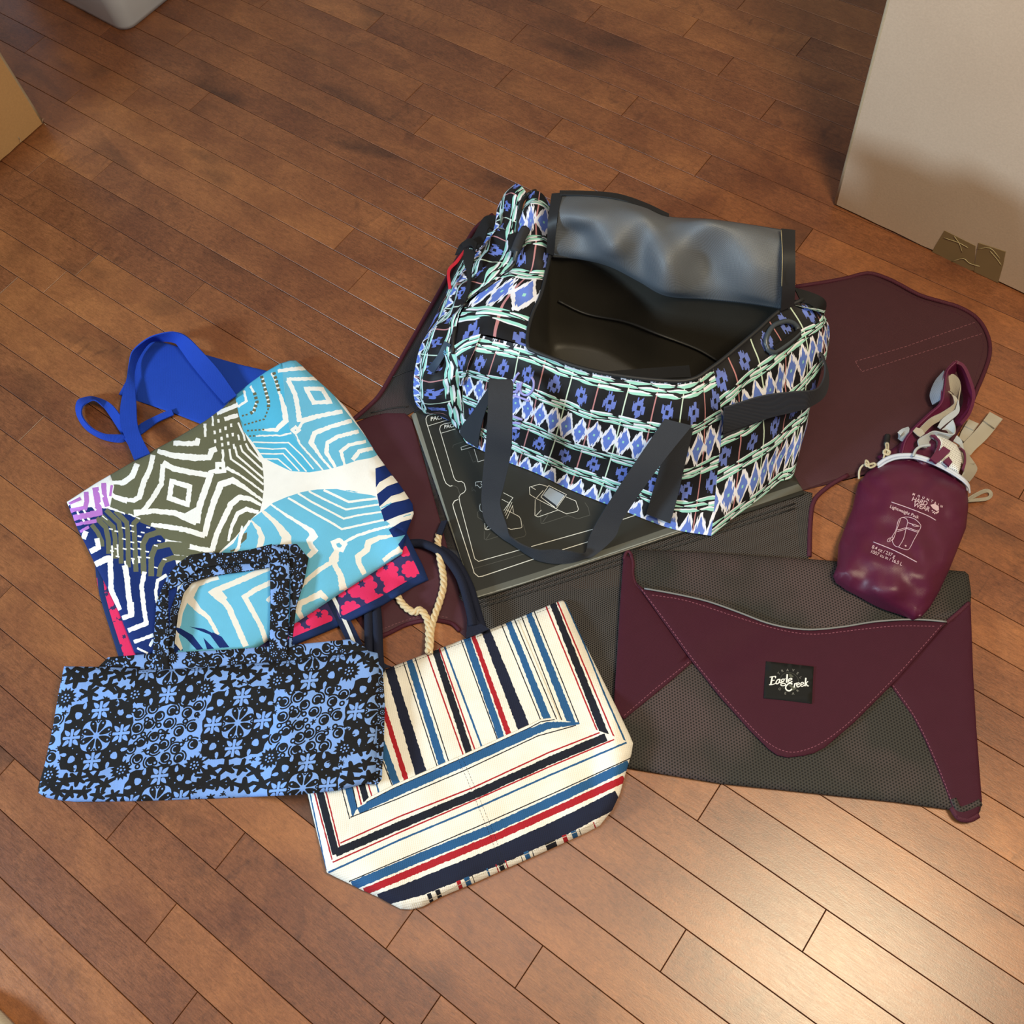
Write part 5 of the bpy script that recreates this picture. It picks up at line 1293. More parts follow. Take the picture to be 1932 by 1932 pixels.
# handles lying over the zebra tote
def strap_sheet(name, edge_a, edge_b, z, seed, sc=7.5, n=40):
    ol = cH_(*edge_a) + cH_(*edge_b[::-1])
    S = scatter(ol, n, sc, seed)
    for e, sgn in ((edge_a, 1), (edge_b, -1)):
        S += [(p, BK) for p in dashed(cH_(*e), 1.4, 6, 1.5)]
    return sheet(name, ol, S, BL_, M_BLOCK, z, 0.003, 2.5, bag, grid=8, edge=.0015)
zh = lambda x, y: 0.0365 + .003 * max(0, min(1, (1235 - y) / 40))
strap_sheet('handle', [(20, 850), (38, 600), (50, 440), (90, 330), (125, 260)], [(132, 850), (132, 640), (126, 460), (128, 340), (140, 300)], zh, 11, 9.5, 18)
strap_sheet('handle', [(125, 345), (130, 250), (190, 180), (270, 125), (370, 110), (520, 112), (660, 90), (795, 55)], [(130, 352), (200, 320), (260, 265), (330, 215), (440, 190), (560, 180), (690, 178), (800, 172)], zh, 12, 11, 22)
zh2 = lambda x, y: zh(x, y) - .0035
strap_sheet('handle', [(128, 840), (130, 680), (140, 480), (180, 370), (250, 270), (350, 205), (480, 190), (640, 182), (785, 178)], [(160, 840), (168, 680), (190, 500), (225, 370), (280, 300), (400, 262), (520, 245), (660, 225), (788, 205)], zh2, 13, 9, 24)
strap_sheet('handle', [(790, 60), (783, 200), (785, 450), (778, 700), (775, 800)], [(905, 100), (910, 200), (905, 450), (895, 700), (890, 810)], zh, 14, 11.5, 20)
strap_sheet('handle', [(800, 60), (900, 105), (912, 200), (912, 450), (905, 650), (900, 790)], [(955, 55), (1030, 145), (1000, 300), (950, 460), (925, 680), (910, 800)], zh2, 15, 10.5, 17)
# ------------------------------------------------------------------ striped canvas tote
cG = conv(550, 960, 700 / 1734)
STW = srgb(242, 236, 222); SNV = srgb(32, 36, 56); SBL = srgb(44, 92, 140); SRD = srgb(172, 34, 44); SBK = srgb(30, 32, 42)
ss = []
def stripe(c, w, *pts, rough=.85, step=3.4):
    ww = [x * cG.s for x in w] if isinstance(w, (list, tuple)) else w * cG.s
    for p in stroke(cG(*pts), ww, rough, step): ss.append((p, c))
so = cG((-30, 930), (120, 870), (400, 765), (620, 680), (830, 600), (1000, 535), (1250, 432), (1265, 428), (1282, 438), (1320, 520), (1362, 612), (1450, 790), (1520, 930), (1580, 1055), (1596, 1095), (1590, 1140), (1560, 1240), (1535, 1330), (1500, 1405), (1440, 1480), (1380, 1512), (1270, 1562), (1130, 1625), (1000, 1682), (850, 1750), (700, 1812), (610, 1860), (560, 1872), (510, 1870), (450, 1840), (400, 1812), (330, 1782), (270, 1752), (200, 1718), (165, 1700), (150, 1640), (130, 1560), (100, 1440), (75, 1330), (40, 1180), (0, 1030))
GB = [(165, 1700), (225, 1590), (300, 1410), (360, 1350), (480, 1290), (800, 1150), (1110, 1010), (1160, 985), (1210, 978), (1330, 1000), (1500, 1060), (1594, 1096)]
# upper stripes
stripe(SNV, [44, 54], (455, 735), (610, 1250))
stripe(SRD, [18, 24], (340, 760), (430, 930), (541, 1282)); stripe(SBL, [30, 36], (300, 780), (415, 1080), (497, 1305)); stripe(SBK, 5, (260, 790), (400, 1110), (478, 1312), rough=.2)
stripe(SBK, 5, (522, 715), (684, 1215), rough=.2); stripe(SBL, [30, 36], (550, 705), (708, 1205)); stripe(SBK, 5, (577, 695), (738, 1190), rough=.2)
stripe(SRD, 7, (632, 672), (806, 1160), rough=.25); stripe(SBK, [32, 34], (672, 660), (832, 1148)); stripe(SRD, 7, (690, 650), (860, 1135), rough=.25); stripe(SBL, 9, (714, 642), (892, 1120), rough=.35)
stripe(SBK, 5, (793, 615), (966, 1088), rough=.2); stripe(SBL, [34, 32], (819, 605), (984, 1080)); stripe(SRD, [20, 26], (849, 592), (1018, 1062)); stripe(SNV, [42, 58], (908, 570), (1088, 1030))
stripe(SBK, 5, (980, 538), (1166, 990), rough=.2); stripe(SBL, [28, 36], (1012, 525), (1196, 985)); stripe(SBK, 5, (1040, 512), (1240, 985), rough=.2); stripe(srgb(216, 204, 178), 6, (1060, 520), (1258, 985), rough=.3)
stripe(SBK, 5, (1074, 500), (1266, 995), rough=.2); stripe(SBL, [28, 38], (1107, 485), (1312, 1010)); stripe(SBK, 5, (1132, 474), (1348, 1012), rough=.2)
stripe(SRD, 7, (1188, 452), (1432, 1045), rough=.25); stripe(SBK, [30, 38], (1220, 440), (1466, 1062)); stripe(SRD, 7, (1242, 432), (1512, 1078), rough=.25); stripe(SBL, 8, (1275, 424), (1380, 660), (1460, 860), (1562, 1092), rough=.35)
# left stripes that meet the mitre
for c, w, a, b in ((SBL, 6, (84, 1320), (162, 1690)), (SRD, 7, (60, 1150), (190, 1640)), (SBK, 34, (88, 1150), (208, 1615)), (SRD, 7, (118, 1150), (226, 1582)), (SBK, 5, (195, 1150), (272, 1450)), (SBL, 34, (220, 1130), (300, 1432)), (SBK, 5, (250, 1150), (308, 1400)), (SRD, 7, (268, 1150), (330, 1395)), (SBK, 30, (285, 1130), (352, 1372)), (SRD, 7, (318, 1150), (378, 1352)), (SBL, 8, (362, 1150), (410, 1335))):
    stripe(c, w, a, b, rough=.4)
# lower gusset panel covers the mitre, then its own stripes
ss.append((cG(*(GB + [(1610, 1150), (1560, 1300), (1480, 1480), (1000, 1720), (600, 1890), (400, 1840)])), srgb(243, 237, 224)))
gs_ = lambda dy=0: None
stripe(SBK, 5, (350, 1372), (480, 1305), (800, 1165), (1110, 1025), (1165, 995), (1230, 985), rough=.2)
stripe(SBL, [30, 40, 40, 40, 34, 10], (312, 1412), (480, 1328), (800, 1188), (1100, 1052), (1200, 1012), (1345, 1002)); stripe(SBK, 5, (275, 1442), (480, 1362), (810, 1222), (1150, 1062), (1330, 1012), rough=.2)
stripe(SRD, 7, (228, 1562), (500, 1440), (850, 1302), (1200, 1140), (1440, 1046), rough=.25); stripe(SBK, 38, (205, 1608), (500, 1482), (862, 1332), (1200, 1180), (1470, 1066)); stripe(SRD, 7, (192, 1652), (500, 1515), (870, 1355), (1200, 1208), (1508, 1078), rough=.25); stripe(SBL, 9, (172, 1700), (500, 1550), (882, 1390), (1200, 1248), (1566, 1092), rough=.35)
stripe(SBK, 5, (268, 1742), (600, 1600), (900, 1472), (1250, 1318), (1585, 1165), rough=.2); stripe(SBL, 42, (285, 1762), (600, 1630), (920, 1502), (1250, 1352), (1578, 1195)); stripe(SRD, 34, (340, 1790), (600, 1682), (942, 1540), (1250, 1402), (1556, 1262)); stripe(SNV, [60, 80, 84, 84, 76], (410, 1830), (600, 1768), (975, 1618), (1250, 1495), (1530, 1352))
# row of stripe ends along the bottom edge
for c, w, x in ((SBK, 22, 690), (SRD, 20, 788), (SBL, 26, 826), (SBK, 4, 852), (SBL, 8, 922), (SRD, 5, 964), (SBK, 24, 984), (SRD, 6, 1008), (SBK, 4, 1078), (SBL, 24, 1104), (SBK, 4, 1130), (SBK, 52, 1216), (SRD, 22, 1282), (SBL, 26, 1326), (SBK, 4, 1352), (SRD, 6, 1420), (SBK, 20, 650)):
    y = 1812 - (x - 700) * .432
    stripe(c, w, (x - 9, y - 36), (x + 8, y + 10), rough=.3)
stripe(srgb(206, 198, 180), 3, (560, 1850), (640, 1830), (850, 1725), (1000, 1658), (1270, 1536), (1440, 1462), rough=.1)
# stitching
for dx in (0, 21):
    ss += [(p, SBK) for p in dashed(cG((778 + dx, 1165), (850 + dx, 1335), (930 + dx, 1530), (985 + dx, 1690)), .8, 4, 2.2)]
ss += [(p, SBK) for p in dashed(cG((-20, 940), (400, 778), (830, 613), (1255, 444)), .8, 4, 1.8)]
ss += [(p, srgb(196, 186, 164)) for p in stroke(cG(*GB[3:9]), .9, 0, 6)]
def st_z(x, y):
    d = .004 * math.exp(-(((x - 900) * .45 + (y - 1490)) / 60.0) ** 2)
    return d
stote = thing('tote_bag', 'cream canvas tote with red, navy and blue stripes and a rope tie', 'tote bag', tuple(F(900, 1430)))
sheet('body', so, ss, STW, M_CANVAS, lambda x, y: 0.0052 + .010 * max(0, min(1, (x - 1120) / 40)), 0.016, 10, stote, grid=14, zt=st_z, relief=.005, rscale=75, seed=3, edge=.002)
# padded navy handles
cK = conv(660, 960, 300 / 1811)
M_NAVYC = fabric('navy_canvas', srgb(26, 30, 48), 0.8, 1100, 0.3, 0.06)
h1 = tube('handle', cz(cK, [(640, 408), (740, 392), (850, 402), (1000, 470), (1130, 590), (1240, 750), (1300, 900), (1350, 1080), (1385, 1230), (1400, 1330)], [.0125, .0135, .017, .021, .022, .022, .022, .022, .023, .023]), .0062, M_NAVYC, stote, seg=12)
h2 = tube('handle', cz(cK, [(900, 420), (1080, 480), (1200, 580), (1300, 740), (1375, 900), (1430, 1080), (1480, 1250), (1530, 1400)], [.0135, .014, .016, .0165, .0165, .0165, .016, .015]), .0055, M_NAVYC, stote, seg=12)
band('handle_patch', cz(cK, [(1330, 1180), (1335, 1300), (1325, 1480)], [.0215, .021, .020]), cz(cK, [(1425, 1180), (1470, 1290), (1590, 1372)], [.0215, .021, .020]), M_NAVYC, h1, .003)
h3 = tube('handle', cz(cK, [(300, 1125), (315, 1300), (322, 1500), (330, 1700), (345, 1850)], [.0145, .016, .018, .020, .021]), .0068, M_NAVYC, stote, seg=12)
tube('handle', cz(cK, [(216, 1170), (220, 1350), (222, 1550), (225, 1750)], [.0145, .0145, .0140, .0135]), .0068, M_NAVYC, stote, seg=12)
band('handle_patch', cz(cK, [(272, 1700), (275, 1780), (290, 1840)], [.022, .022, .021]), cz(cK, [(385, 1700), (395, 1760), (480, 1800)], [.022, .022, .021]), M_NAVYC, h3, .003)
# twisted rope
M_ROPE = fabric('cotton_rope', srgb(232, 206, 162), 0.85, 3000, 0.5, 0.10)
def rope(pts, R=.0044, r=.0027, pitch=.026):
    c = [F(*p) for p in cr(pts, 10)]
    # arc-length resample
    s = [0.0]
    for a, b in zip(c[:-1], c[1:]): s.append(s[-1] + (b - a).length)
    n = int(s[-1] / .0016); C = []
    for k in range(n + 1):
        t = s[-1] * k / n; i = max(0, min(len(s) - 2, int(np.searchsorted(s, t)) - 1)); f = (t - s[i]) / max(1e-9, s[i + 1] - s[i])
        C.append(c[i].lerp(c[i + 1], f))
    parts = []
    for ph in range(3):
        out = []; nrm = None
        for i, p in enumerate(C):
            t = (C[min(n, i + 1)] - C[max(0, i - 1)]).normalized()
            if nrm is None: nrm = t.cross(Vector((0, 0, 1)))
            nrm = (nrm - t * nrm.dot(t)).normalized(); b = t.cross(nrm)
            a = -2 * math.pi * (i * .0016 / pitch) + ph * 2.0944
            out.append(tuple(p + (nrm * math.cos(a) + b * math.sin(a)) * (R - r * .62)))
        parts.append(tube('rope', out, r, M_ROPE, stote, seg=7, n=1, world=True))
    return join(parts, 'rope_tie')
r1 = rope(cz(cK, [(1015, 290), (1000, 400), (1028, 560), (1058, 720), (1068, 870), (1025, 1050), (965, 1220), (925, 1380), (915, 1520), (905, 1640)], [.012, .016, .021, .012, .011, .011, .012, .014, .018, .020]))
r2 = rope(cz(cK, [(540, 990), (585, 1065), (660, 1140), (740, 1180), (800, 1150), (870, 1230), (898, 1350), (900, 1480), (895, 1640)], [.0115, .0115, .0115, .013, .016, .013, .013, .014, .018]))
for r_ in (r1, r2): r_.data.polygons.foreach_set('use_smooth', [True] * len(r_.data.polygons))
band('rope_end_tab', cz(cK, [(985, 295), (1010, 230), (1045, 148)], [.016, .015, .014]), cz(cK, [(1050, 300), (1075, 235), (1112, 135)], [.016, .015, .014]), M_NAVYC, r1, .004)
# ------------------------------------------------------------------ closed mesh garment folder
cP = conv(1140, 1000, 760 / 1932)
M_MESHC = mesh_cloth('dotted_mesh', srgb(54, 51, 47), srgb(15, 14, 13), 0.0040, 0.27, tint=srgb(80, 66, 66))
MRC = srgb(64, 25, 39); MRS = srgb(140, 84, 100)
clo = thing('garment_folder', 'closed maroon and dark mesh garment folder with a black brand label', 'garment folder', tuple(F(1500, 1290)))
bo_ = cP((98, 125), (115, 92), (350, 102), (600, 115), (1000, 140), (1400, 172), (1730, 198), (1748, 215), (1760, 300), (1757, 370), (1770, 700), (1785, 950), (1800, 1180), (1812, 1300), (1805, 1345), (1790, 1372), (1750, 1388), (1705, 1380), (1665, 1342), (1400, 1305), (1000, 1262), (560, 1216), (330, 1178), (105, 1140), (60, 1000), (48, 840), (60, 600), (78, 320))
sheet('mesh_body', bo_, [], srgb(66, 62, 56), M_MESHC, 0.0055, 0.0075, 7, clo, grid=14, relief=.0012, rscale=55, seed=2, edge=.002)
M_MAR2 = fabric('maroon_polyester', None, 0.7, 1500, 0.2, 0.07, spec=0.15)
def stt(*pts, sm=3): return [(p, MRS) for p in dashed(cP(*pts), 1.0, 4, 3, sm)]
lt = cP((92, 135), (112, 118), (132, 140), (138, 200), (148, 252), (250, 390), (350, 530), (425, 632), (330, 715), (95, 908), (50, 860), (48, 800), (62, 600), (78, 320))
sheet('side_panel', lt, stt((420, 622), (240, 765), (95, 890), sm=0) + [(p, MAROON_D) for p in dashed(cP((405, 600), (230, 735), (70, 865)), .8, 30, .5)], MRC, M_MAR2, 0.0132, 0.0026, 4, clo, grid=14, edge=.001)
rt_ = cP((1757, 345), (1700, 398), (1640, 450), (1500, 600), (1372, 742), (1420, 810), (1478, 890), (1540, 1010), (1600, 1150), (1648, 1270), (1690, 1378), (1745, 1392), (1795, 1360), (1812, 1300), (1800, 1150), (1785, 950), (1770, 700), (1762, 480))
sheet('side_panel', rt_, stt((1385, 745), (1480, 880), (1550, 1015), (1620, 1180), (1680, 1340)), MRC, M_MAR2, 0.0132, 0.0028, 4, clo, grid=14, relief=.0008, rscale=40, edge=.001)
fl = cP((150, 250), (192, 284), (260, 296), (350, 312), (500, 348), (650, 402), (780, 450), (900, 476), (1010, 482), (1150, 468), (1300, 444), (1450, 434), (1560, 438), (1642, 444), (1560, 540), (1402, 720), (1200, 922), (1060, 1042), (1010, 1068), (960, 1082), (880, 1091), (830, 1080), (790, 1052), (700, 962), (560, 806), (420, 630), (300, 462), (200, 322))
fs = stt((180, 285), (300, 445), (430, 625), (560, 785), (720, 960), (800, 1030), (880, 1064), (960, 1056), (1060, 1010), (1200, 900), (1400, 700), (1540, 545), (1620, 452)) + stt((230, 312), (400, 340), (650, 422), (850, 480), (1010, 500), (1200, 480), (1400, 460), (1600, 462)) + [(p, MAROON_D) for p in stroke(cP((230, 330), (400, 352), (650, 440), (850, 500), (1010, 518), (1200, 495), (1400, 474), (1580, 474)), 1.0, 0, 4, smooth=3)]
def flz(x, y): return 0.0016 * math.sin((x + y * 1.6) / 30.0) * math.exp(-((x - 1400) ** 2 + (y - 1220) ** 2) / 9000)
flap_c = sheet('front_flap', fl, fs, MRC, M_MAR2, 0.0162, 0.0030, 4, clo, grid=12, zt=flz, edge=.001)
tube('piping', [(x, y, .0188) for x, y in cP((192, 280), (350, 308), (500, 343), (650, 396), (780, 445), (900, 471), (1010, 477), (1150, 463), (1300, 439), (1450, 429), (1560, 432), (1642, 440))], .0013, plain('grey_piping', srgb(118, 120, 120), .5), flap_c, seg=7, n=4)
tube('binding', [(x, y, .0125) for x, y in cP((128, 120), (138, 160), (136, 210), (150, 258), (190, 300))], .0026, M_BIND, clo, seg=8)
tube('binding', [(x, y, .0125) for x, y in cP((96, 140), (104, 112), (118, 104), (132, 122))], .0024, M_BIND, clo, seg=8)
tube('binding', [(x, y, .014) for x, y in cP((1640, 446), (1700, 396), (1750, 350))], .003, M_BIND, clo, seg=8)
lump_pts = cP((1700, 1350), (1740, 1378), (1790, 1362), (1805, 1320))
tube('mesh_fold', [(x, y, .012) for x, y in cP((1672, 1290), (1700, 1340), (1750, 1330), (1800, 1305))], .0052, M_MESHC, clo, seg=10)
tube('binding', [(x, y, .011) for x, y in cP((1668, 1330), (1700, 1378), (1750, 1386), (1792, 1366))], .0042, M_BIND, clo, seg=9)
M_LBL = fabric('woven_black_label', None, 0.8, 2600, .2, .04)
SCRIPT = []
for w, q in ((40, [(512, 788), (472, 985)]), (22, [(445, 795), (520, 780), (602, 772)]), (24, [(604, 770), (592, 822)]), (20, [(490, 888), (572, 872)]), (22, [(428, 992), (500, 988), (585, 962), (612, 925)]),
             (26, [(705, 848), (650, 865), (612, 925), (630, 970), (675, 945), (708, 872)]), (32, [(712, 845), (698, 930), (735, 945)]),
             (24, [(795, 838), (752, 868), (760, 908), (805, 902), (820, 862), (795, 838)]), (22, [(770, 912), (742, 938), (800, 955), (852, 972), (838, 1012), (762, 1016), (730, 988), (775, 958)]), (16, [(820, 845), (858, 838)]),
             (42, [(902, 718), (884, 925)]), (18, [(868, 935), (918, 925)]), (24, [(942, 885), (1022, 850), (1000, 824), (952, 840), (930, 890), (960, 932), (1035, 905)]),
             (34, [(1028, 985), (1010, 958), (955, 955), (890, 1000), (858, 1072), (900, 1138), (972, 1146), (1022, 1100)]), (34, [(1102, 955), (1080, 1065)]), (24, [(1095, 990), (1135, 952), (1165, 962)]),
             (24, [(1158, 1002), (1222, 970), (1202, 944), (1162, 955), (1146, 1010), (1180, 1050), (1242, 1020)]), (24, [(1264, 992), (1326, 960), (1306, 930), (1266, 945), (1250, 1000), (1286, 1036), (1346, 1006)]),
             (38, [(1386, 812), (1364, 1032)]), (22, [(1376, 965), (1442, 905)]), (28, [(1392, 950), (1420, 1018), (1462, 1026)])):
    for p in stroke(conv(1420, 1220, 140 / 1932)(*q), w * 140 / 1932, 0, 1.5, smooth=4 if len(q) > 3 else 0): SCRIPT.append((p, srgb(240, 240, 236)))
lab = sheet('brand_label', cP((775, 629), (890, 642), (1005, 655), (1000, 745), (996, 833), (880, 818), (765, 806), (770, 715)), [(p, srgb(74, 76, 66)) for p in stroke(conv(1420, 1220, 140 / 1932)(*[(955 + 245 * math.cos(a), 910 + 235 * math.sin(a) + 20 * math.cos(a)) for a in np.linspace(0, 6.28, 40)[:-1]]), .7, 0, 2, closed=True)] +
            [(conv(1420, 1220, 140 / 1932)(*q), srgb(84, 86, 74)) for q in ([(950, 700), (1010, 720), (1070, 790), (1000, 810), (950, 780)], [(930, 1010), (1000, 980), (1080, 1060), (1150, 1050), (1120, 1110), (1040, 1140), (1020, 1080)])] + SCRIPT, srgb(24, 24, 23), M_LBL, 0.0196, 0.0012, 0, flap_c, grid=12, edge=.0010)
cL = conv(1420, 1220, 140 / 1932)
M_WTH = plain('white_embroidery', srgb(240, 240, 236), .6); M_GTH = plain('grey_embroidery', srgb(112, 112, 106), .7)
zl_ = .0211
def word(s, org, sz, ang, mat, shear=.25, sp=.95, bold=.012, k=1.0):
    u, v = em(sz, ang, k); lettering('label_lettering', s, cL(org)[0], u, v, zl_, mat, lab, shear, sp, bold)
for s, x, y, a in (('T', 680, 735, -42), ('R', 760, 668, -22), ('A', 880, 640, -2), ('V', 1025, 640, 12), ('E', 1135, 705, 35), ('L', 1215, 800, 55), ('G', 660, 1110, 30), ('E', 825, 1240, 8), ('A', 1025, 1250, 0), ('R', 1165, 1185, -35)):
    word(s, (x, y), 6.5, a, M_GTH, 0, 1, 0.02)
# ------------------------------------------------------------------ maroon packable daypack half stuffed in its pouch
cJ = conv(1540, 660, 380 / 1412)
M_RIP = fabric('maroon_ripstop', None, 0.42, 1900, 0.15, 0.06, spec=0.5, fold=0.35, fscale=22)
M_RIP1 = fabric('maroon_ripstop_strap', srgb(92, 26, 58), 0.4, 1700, 0.2, 0.08, spec=0.5)
M_TAN = fabric('grey_tan_webbing', srgb(176, 168, 152), 0.75, 2400, 0.45, 0.06); M_GREYW = fabric('light_grey_webbing', srgb(178, 182, 184), 0.7, 2400, 0.45, 0.06)
M_PAD = fabric('blue_grey_pad', srgb(142, 152, 168), 0.8, 1600, 0.3, 0.06); M_WMESH = mesh_cloth('white_spacer_mesh', srgb(226, 226, 222), srgb(150, 148, 144), 0.0026, 0.26)
M_LZIP = plain('pale_grey_zip', srgb(190, 194, 206), 0.45); M_CORD = fabric('cream_cord', srgb(196, 186, 160), 0.8, 3000, .4)
PK = srgb(82, 22, 50)
pack = thing('daypack', 'maroon lightweight daypack half stuffed into its zip pouch with grey straps spilling out', 'backpack', tuple(F(1720, 1000, .02)))
pko = cJ((440, 800), (500, 762), (560, 744), (680, 746), (800, 782), (920, 842), (1010, 902), (1060, 962), (1066, 1100), (1050, 1250), (990, 1400), (930, 1550), (860, 1700), (800, 1800), (745, 1860), (690, 1876), (600, 1832), (400, 1742), (220, 1662), (150, 1612), (130, 1560), (158, 1490), (165, 1350), (200, 1250), (260, 1100), (298, 930), (360, 856))
PB = lambda x, y: 0.0075 + .013 * max(0, min(1, (y - 1000) / 60))
def pz(x, y):
    b = 0.012 * math.exp(-(((x - 1700) * .9) ** 2 + (y - 1080) ** 2) / 9000.0) + .010 * math.exp(-((x - 1730) ** 2 + (y - 960) ** 2) / 7000.0)
    f = .004 * math.sin((x * .5 + y) / 17.0) * max(0, min(1, (y - 1040) / 60)) + .003 * math.sin((x - y * .3) / 14.0) * max(0, min(1, (y - 1060) / 40))
    return b + f
sack = sheet('stuff_pouch', pko, [], PK, M_RIP, PB, 0.030, 17, pack, grid=8, zt=pz, relief=.006, rscale=30, seed=6, edge=.008)
hit_p = raycaster([sack])
zr = cJ((425, 812), (480, 772), (545, 746), (620, 738), (690, 742), (800, 776), (925, 838), (1015, 898), (1058, 945), (1066, 985))
tube('zipper_rim', [(x, y, .022 + .016 * math.sin(math.pi * i / (len(zr) - 1))) for i, (x, y) in enumerate(zr)], .0030, M_LZIP, pack, seg=9)
tube('zipper_rim', [(x + 2.5, y + 5, .022 + .016 * math.sin(math.pi * i / (len(zr) - 1))) for i, (x, y) in enumerate(zr)], .0016, M_LZIP, pack, seg=7)
def jb(name, A, B, z, mat, th=.002, par=None): 
    za, zb_ = z if isinstance(z, tuple) else (z, z)
    return band(name, cz(cJ, A, za), cz(cJ, B, zb_), mat, par or pack, th)
# stuffed cloth in the mouth of the pouch
st_o = cJ((430, 745), (540, 690), (600, 640), (640, 560), (760, 500), (830, 540), (900, 640), (1000, 700), (1030, 820), (1050, 930), (1000, 960), (800, 880), (560, 800), (470, 790))
sheet('stuffed_body', st_o, [], srgb(84, 26, 54), M_RIP, 0.0085, 0.022, 10, pack, grid=7, relief=.010, rscale=16, seed=3, edge=.004)
# shoulder strap loop
jb('shoulder_strap', [(585, 745), (615, 640), (690, 545), (790, 450), (872, 375), (890, 270), (910, 160), (975, 85)], [(660, 745), (680, 660), (740, 590), (840, 500), (925, 410), (925, 300), (945, 190), (1000, 110)], ([.034, .036, .038, .040, .042, .044, .046, .05], [.030, .028, .026, .026, .026, .026, .026, .03]), M_RIP1, .005)
jb('shoulder_strap', [(972, 82), (1030, 110), (1075, 200), (1105, 320), (1075, 440), (1015, 520)], [(985, 120), (1010, 200), (1035, 300), (1040, 370), (1005, 450), (960, 530)], ([.05, .048, .044, .038, .034, .03], [.028, .022, .018, .016, .016, .018]), M_RIP1, .005)
tube('strap_piping', cz(cJ, [(600, 735), (630, 630), (700, 545), (800, 450), (880, 370), (900, 260), (920, 150), (985, 80)], [.036, .039, .041, .043, .045, .047, .049, .053]), .0016, M_RIP1, pack, seg=7)
jb('strap_pad', [(900, 150), (840, 220), (806, 300), (806, 340), (822, 385)], [(905, 180), (895, 250), (890, 300), (890, 330), (888, 345)], ([.040, .032, .024, .020, .018], [.044, .044, .042, .040, .038]), M_PAD, .004)
jb('webbing', [(925, 185), (960, 170), (1000, 205), (1012, 260), (1000, 340), (1000, 420)], [(922, 300), (940, 290), (965, 310), (985, 350), (980, 400), (970, 460)], ([.040, .042, .04, .036, .034, .034], [.024, .024, .024, .026, .028, .03]), M_TAN, .0016)
jb('webbing', [(950, 305), (966, 360), (960, 385), (880, 440), (800, 480), (720, 555)], [(925, 290), (990, 350), (968, 430), (880, 490), (810, 530), (750, 590)], ([.04, .042, .044, .044, .044, .044], [.04, .042, .038, .036, .036, .036]), M_TAN, .0016)
jb('webbing', [(995, 350), (1005, 420), (985, 460), (910, 520), (870, 555)], [(975, 420), (960, 430), (930, 450), (880, 490), (850, 540)], .045, M_GREYW, .0016)
jb('webbing', [(960, 490), (975, 540), (965, 590), (900, 585), (830, 570), (780, 590), (715, 630), (720, 680)], [(880, 560), (920, 570), (930, 620), (880, 615), (825, 610), (790, 640), (790, 670), (770, 690)], ([.05, .05, .049, .048, .048, .047, .046, .044], [.04, .04, .038, .036, .036, .036, .038, .04]), M_GREYW, .0016)
jb('webbing', [(700, 545), (740, 560), (760, 590)], [(678, 570), (710, 600), (730, 612)], .045, M_TAN, .0016)
# white spacer mesh with maroon tabs
wm = sheet('mesh_panel', cJ((820, 605), (860, 600), (920, 625), (985, 665), (1015, 720), (1022, 770), (1010, 830), (1000, 862), (900, 815), (795, 772), (830, 720), (852, 670), (850, 630)), [], srgb(226, 226, 222), M_WMESH, 0.032, 0.012, 6, pack, grid=7, edge=.006)
jb('mesh_edge', [(800, 600), (852, 640), (835, 710), (790, 775)], [(830, 600), (870, 650), (855, 715), (815, 780)], .047, M_RIP1, .004)
jb('mesh_tab', [(890, 680), (850, 720), (795, 765)], [(940, 712), (890, 760), (840, 800)], .049, M_RIP1, .004, wm)
jb('mesh_tab', [(925, 752), (890, 785)], [(952, 790), (930, 820)], .049, M_RIP1, .004, wm)
jb('mesh_edge', [(1000, 690), (1030, 720), (1035, 780), (1020, 830)], [(1015, 690), (1042, 720), (1048, 790), (1032, 850)], .040, M_RIP1, .004)
tube('cord_loop', cz(cJ, [(680, 745), (700, 700), (740, 675), (800, 668)], .046), .0020, M_GREYW, pack, seg=8)
# straps falling out to the right
jb('waist_strap', [(1218, 440), (1120, 560), (1035, 650), (1000, 690), (1040, 760), (1075, 800)], [(1305, 490), (1200, 620), (1115, 700), (1080, 740), (1075, 750), (1110, 800)], ([.006, .008, .012, .018, .022, .024], [.004, .006, .008, .010, .016, .02]), M_TAN, .0022)
jb('strap_end', [(1215, 438), (1170, 498)], [(1306, 488), (1250, 552)], .0095, M_TAN, .0026)
jb('waist_strap', [(1070, 492), (1020, 570), (1000, 620)], [(1138, 522), (1090, 590), (1040, 650)], .006, M_TAN, .0022)
jb('strap_end', [(1068, 490), (1040, 535)], [(1138, 520), (1100, 565)], .0085, M_TAN, .0026)
jb('webbing', [(1030, 690), (1090, 770), (1125, 830), (1105, 880), (1070, 925)], [(1000, 760), (1030, 800), (1040, 840), (1030, 870), (1015, 895)], ([.02, .016, .012, .012, .014], [.038, .036, .034, .034, .034]), M_TAN, .0018)
jb('webbing', [(985, 600), (1020, 640), (1035, 700)], [(960, 640), (1000, 665), (1020, 705)], .040, M_GREYW, .0016)
jb('pull_loop', [(1062, 1040), (1110, 1010), (1180, 978), (1225, 985), (1236, 1020), (1200, 1052), (1110, 1062), (1066, 1065)], [(1062, 1060), (1110, 1035), (1170, 1005), (1205, 1000), (1212, 1020), (1190, 1035), (1110, 1045), (1066, 1050)], ([.012, .010, .008, .006, .006, .006, .008, .012], [.006, .004, .003, .003, .003, .003, .003, .006]), M_TAN, .0014)
jb('pad_end', [(580, 590), (610, 560), (650, 545)], [(580, 610), (610, 635), (640, 620)], ([.03, .032, .034], [.016, .016, .02]), M_GREYW, .006)
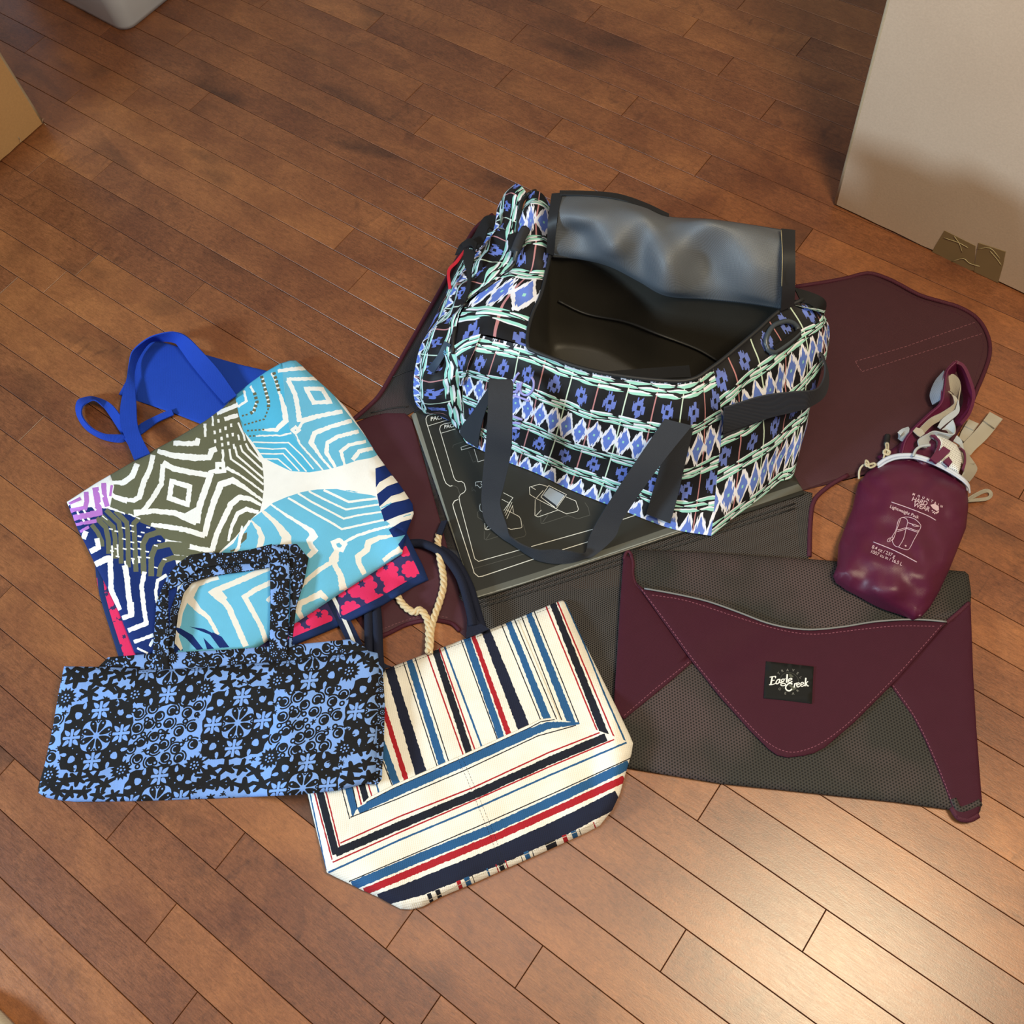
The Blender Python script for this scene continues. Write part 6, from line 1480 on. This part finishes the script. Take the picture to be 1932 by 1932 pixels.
# zip pulls of knotted cord
tube('zip_pull', cz(cJ, [(300, 905), (302, 850), (325, 812), (370, 800), (410, 808), (440, 795)], [.010, .014, .018, .020, .022, .024]), .0016, M_CORD, pack, seg=7)
tube('zip_pull', cz(cJ, [(345, 790), (350, 775), (365, 790), (368, 812), (352, 815), (345, 795), (365, 805), (405, 795), (412, 812), (380, 826), (358, 812)], .025), .0015, M_CORD, pack, seg=7)
tube('zip_pull', cz(cJ, [(470, 770), (478, 735), (490, 690), (488, 660), (502, 655), (505, 690), (498, 730)], [.026, .026, .022, .018, .018, .022, .026]), .0014, M_CORD, pack, seg=7)
tube('zip_pull', cz(cJ, [(470, 715), (490, 700), (515, 715), (505, 735), (480, 730), (470, 718)], .026), .0018, M_CORD, pack, seg=7)
tube('zip_pull_tip', cz(cJ, [(492, 662), (495, 635), (500, 602)], [.016, .012, .010]), .0042, M_ZIP, pack, seg=9)
# printed words and drawing
M_PRINT = plain('pale_pink_print', srgb(206, 178, 190), .6)
cM = conv(1600, 900, 250 / 1932)
zp = lambda x, y: hit_p(x, y, .0010).z
def pw(s, org, sz, ang, bold=.0, sp=1.0, shear=0.0, k=1.0):
    u, v = em(sz, ang, k); lettering('print_lettering', s, cM(org)[0], u, v, zp, M_PRINT, sack, shear, sp, bold)
for ch, x, y in zip('MOUNTAIN', (935, 1008, 1078, 1140, 1205, 1252, 1305, 1340), (262, 288, 312, 338, 362, 388, 415, 438)): pw(ch, (x, y), 6.2, 19, .03)
pw('HARD', (920, 345), 12.0, 19, .008, .88, .1, 1.05); pw('WEAR', (945, 425), 12.0, 19, .008, .88, .1, 1.05)
pw('Lightweight Pack', (605, 445), 8.6, 21.5, .012); pw('8.4 oz / 237 g', (340, 1035), 9.2, 23, .008, .95); pw('1007 cu in / 16.5 L', (318, 1098), 9.2, 23, .008, .95)
def pl(pts, r=.0005, sm=4): tube('print_line', [tuple(hit_p(x, y, .0003)) for x, y in cr(cM(*pts), sm)], r, M_PRINT, sack, seg=5, n=1, world=True)
pl([(632, 366), (900, 460), (1160, 565), (1278, 632)], .0006); pl([(370, 948), (600, 1040), (800, 1135), (1003, 1243)], .0006)
for q in ([(830, 585), (760, 605), (725, 660), (700, 770), (650, 860), (625, 890)], [(830, 585), (900, 590), (980, 620), (1050, 690), (1055, 740), (1020, 810), (960, 920), (890, 1050), (820, 1055), (740, 1025), (680, 1000), (645, 930), (665, 900), (700, 800), (770, 600)], [(800, 590), (850, 610), (870, 660), (850, 740), (810, 900), (740, 1020)], [(870, 665), (930, 685), (980, 700), (1045, 720)], [(925, 682), (960, 715), (1030, 725)], [(720, 770), (780, 760), (850, 740), (920, 755), (1020, 795)], [(720, 795), (790, 780), (850, 755), (920, 775), (1015, 810)], [(640, 870), (655, 900), (610, 940), (575, 940), (585, 905), (625, 890), (600, 930)], [(1015, 770), (1030, 800)]):
    pl(q, .00045)
def pdot(q): 
    pts = [hit_p(x, y, .0009) for x, y in cM(*q)]; mesh_object('print_emblem', pts, [tuple(range(len(pts)))], M_PRINT, sack)
pdot([(825, 995), (845, 998), (852, 1012), (835, 1022), (822, 1008)])
pdot([(1195, 410), (1260, 395), (1315, 430), (1320, 480), (1290, 500), (1230, 460)]); pdot([(1322, 490), (1315, 520), (1275, 545), (1290, 510)])
for x, y in ((1225, 495), (1250, 510), (1275, 520), (1235, 520), (1258, 535)): pdot([(x - 10, y - 6), (x + 8, y - 8), (x + 10, y + 7), (x - 7, y + 9)])
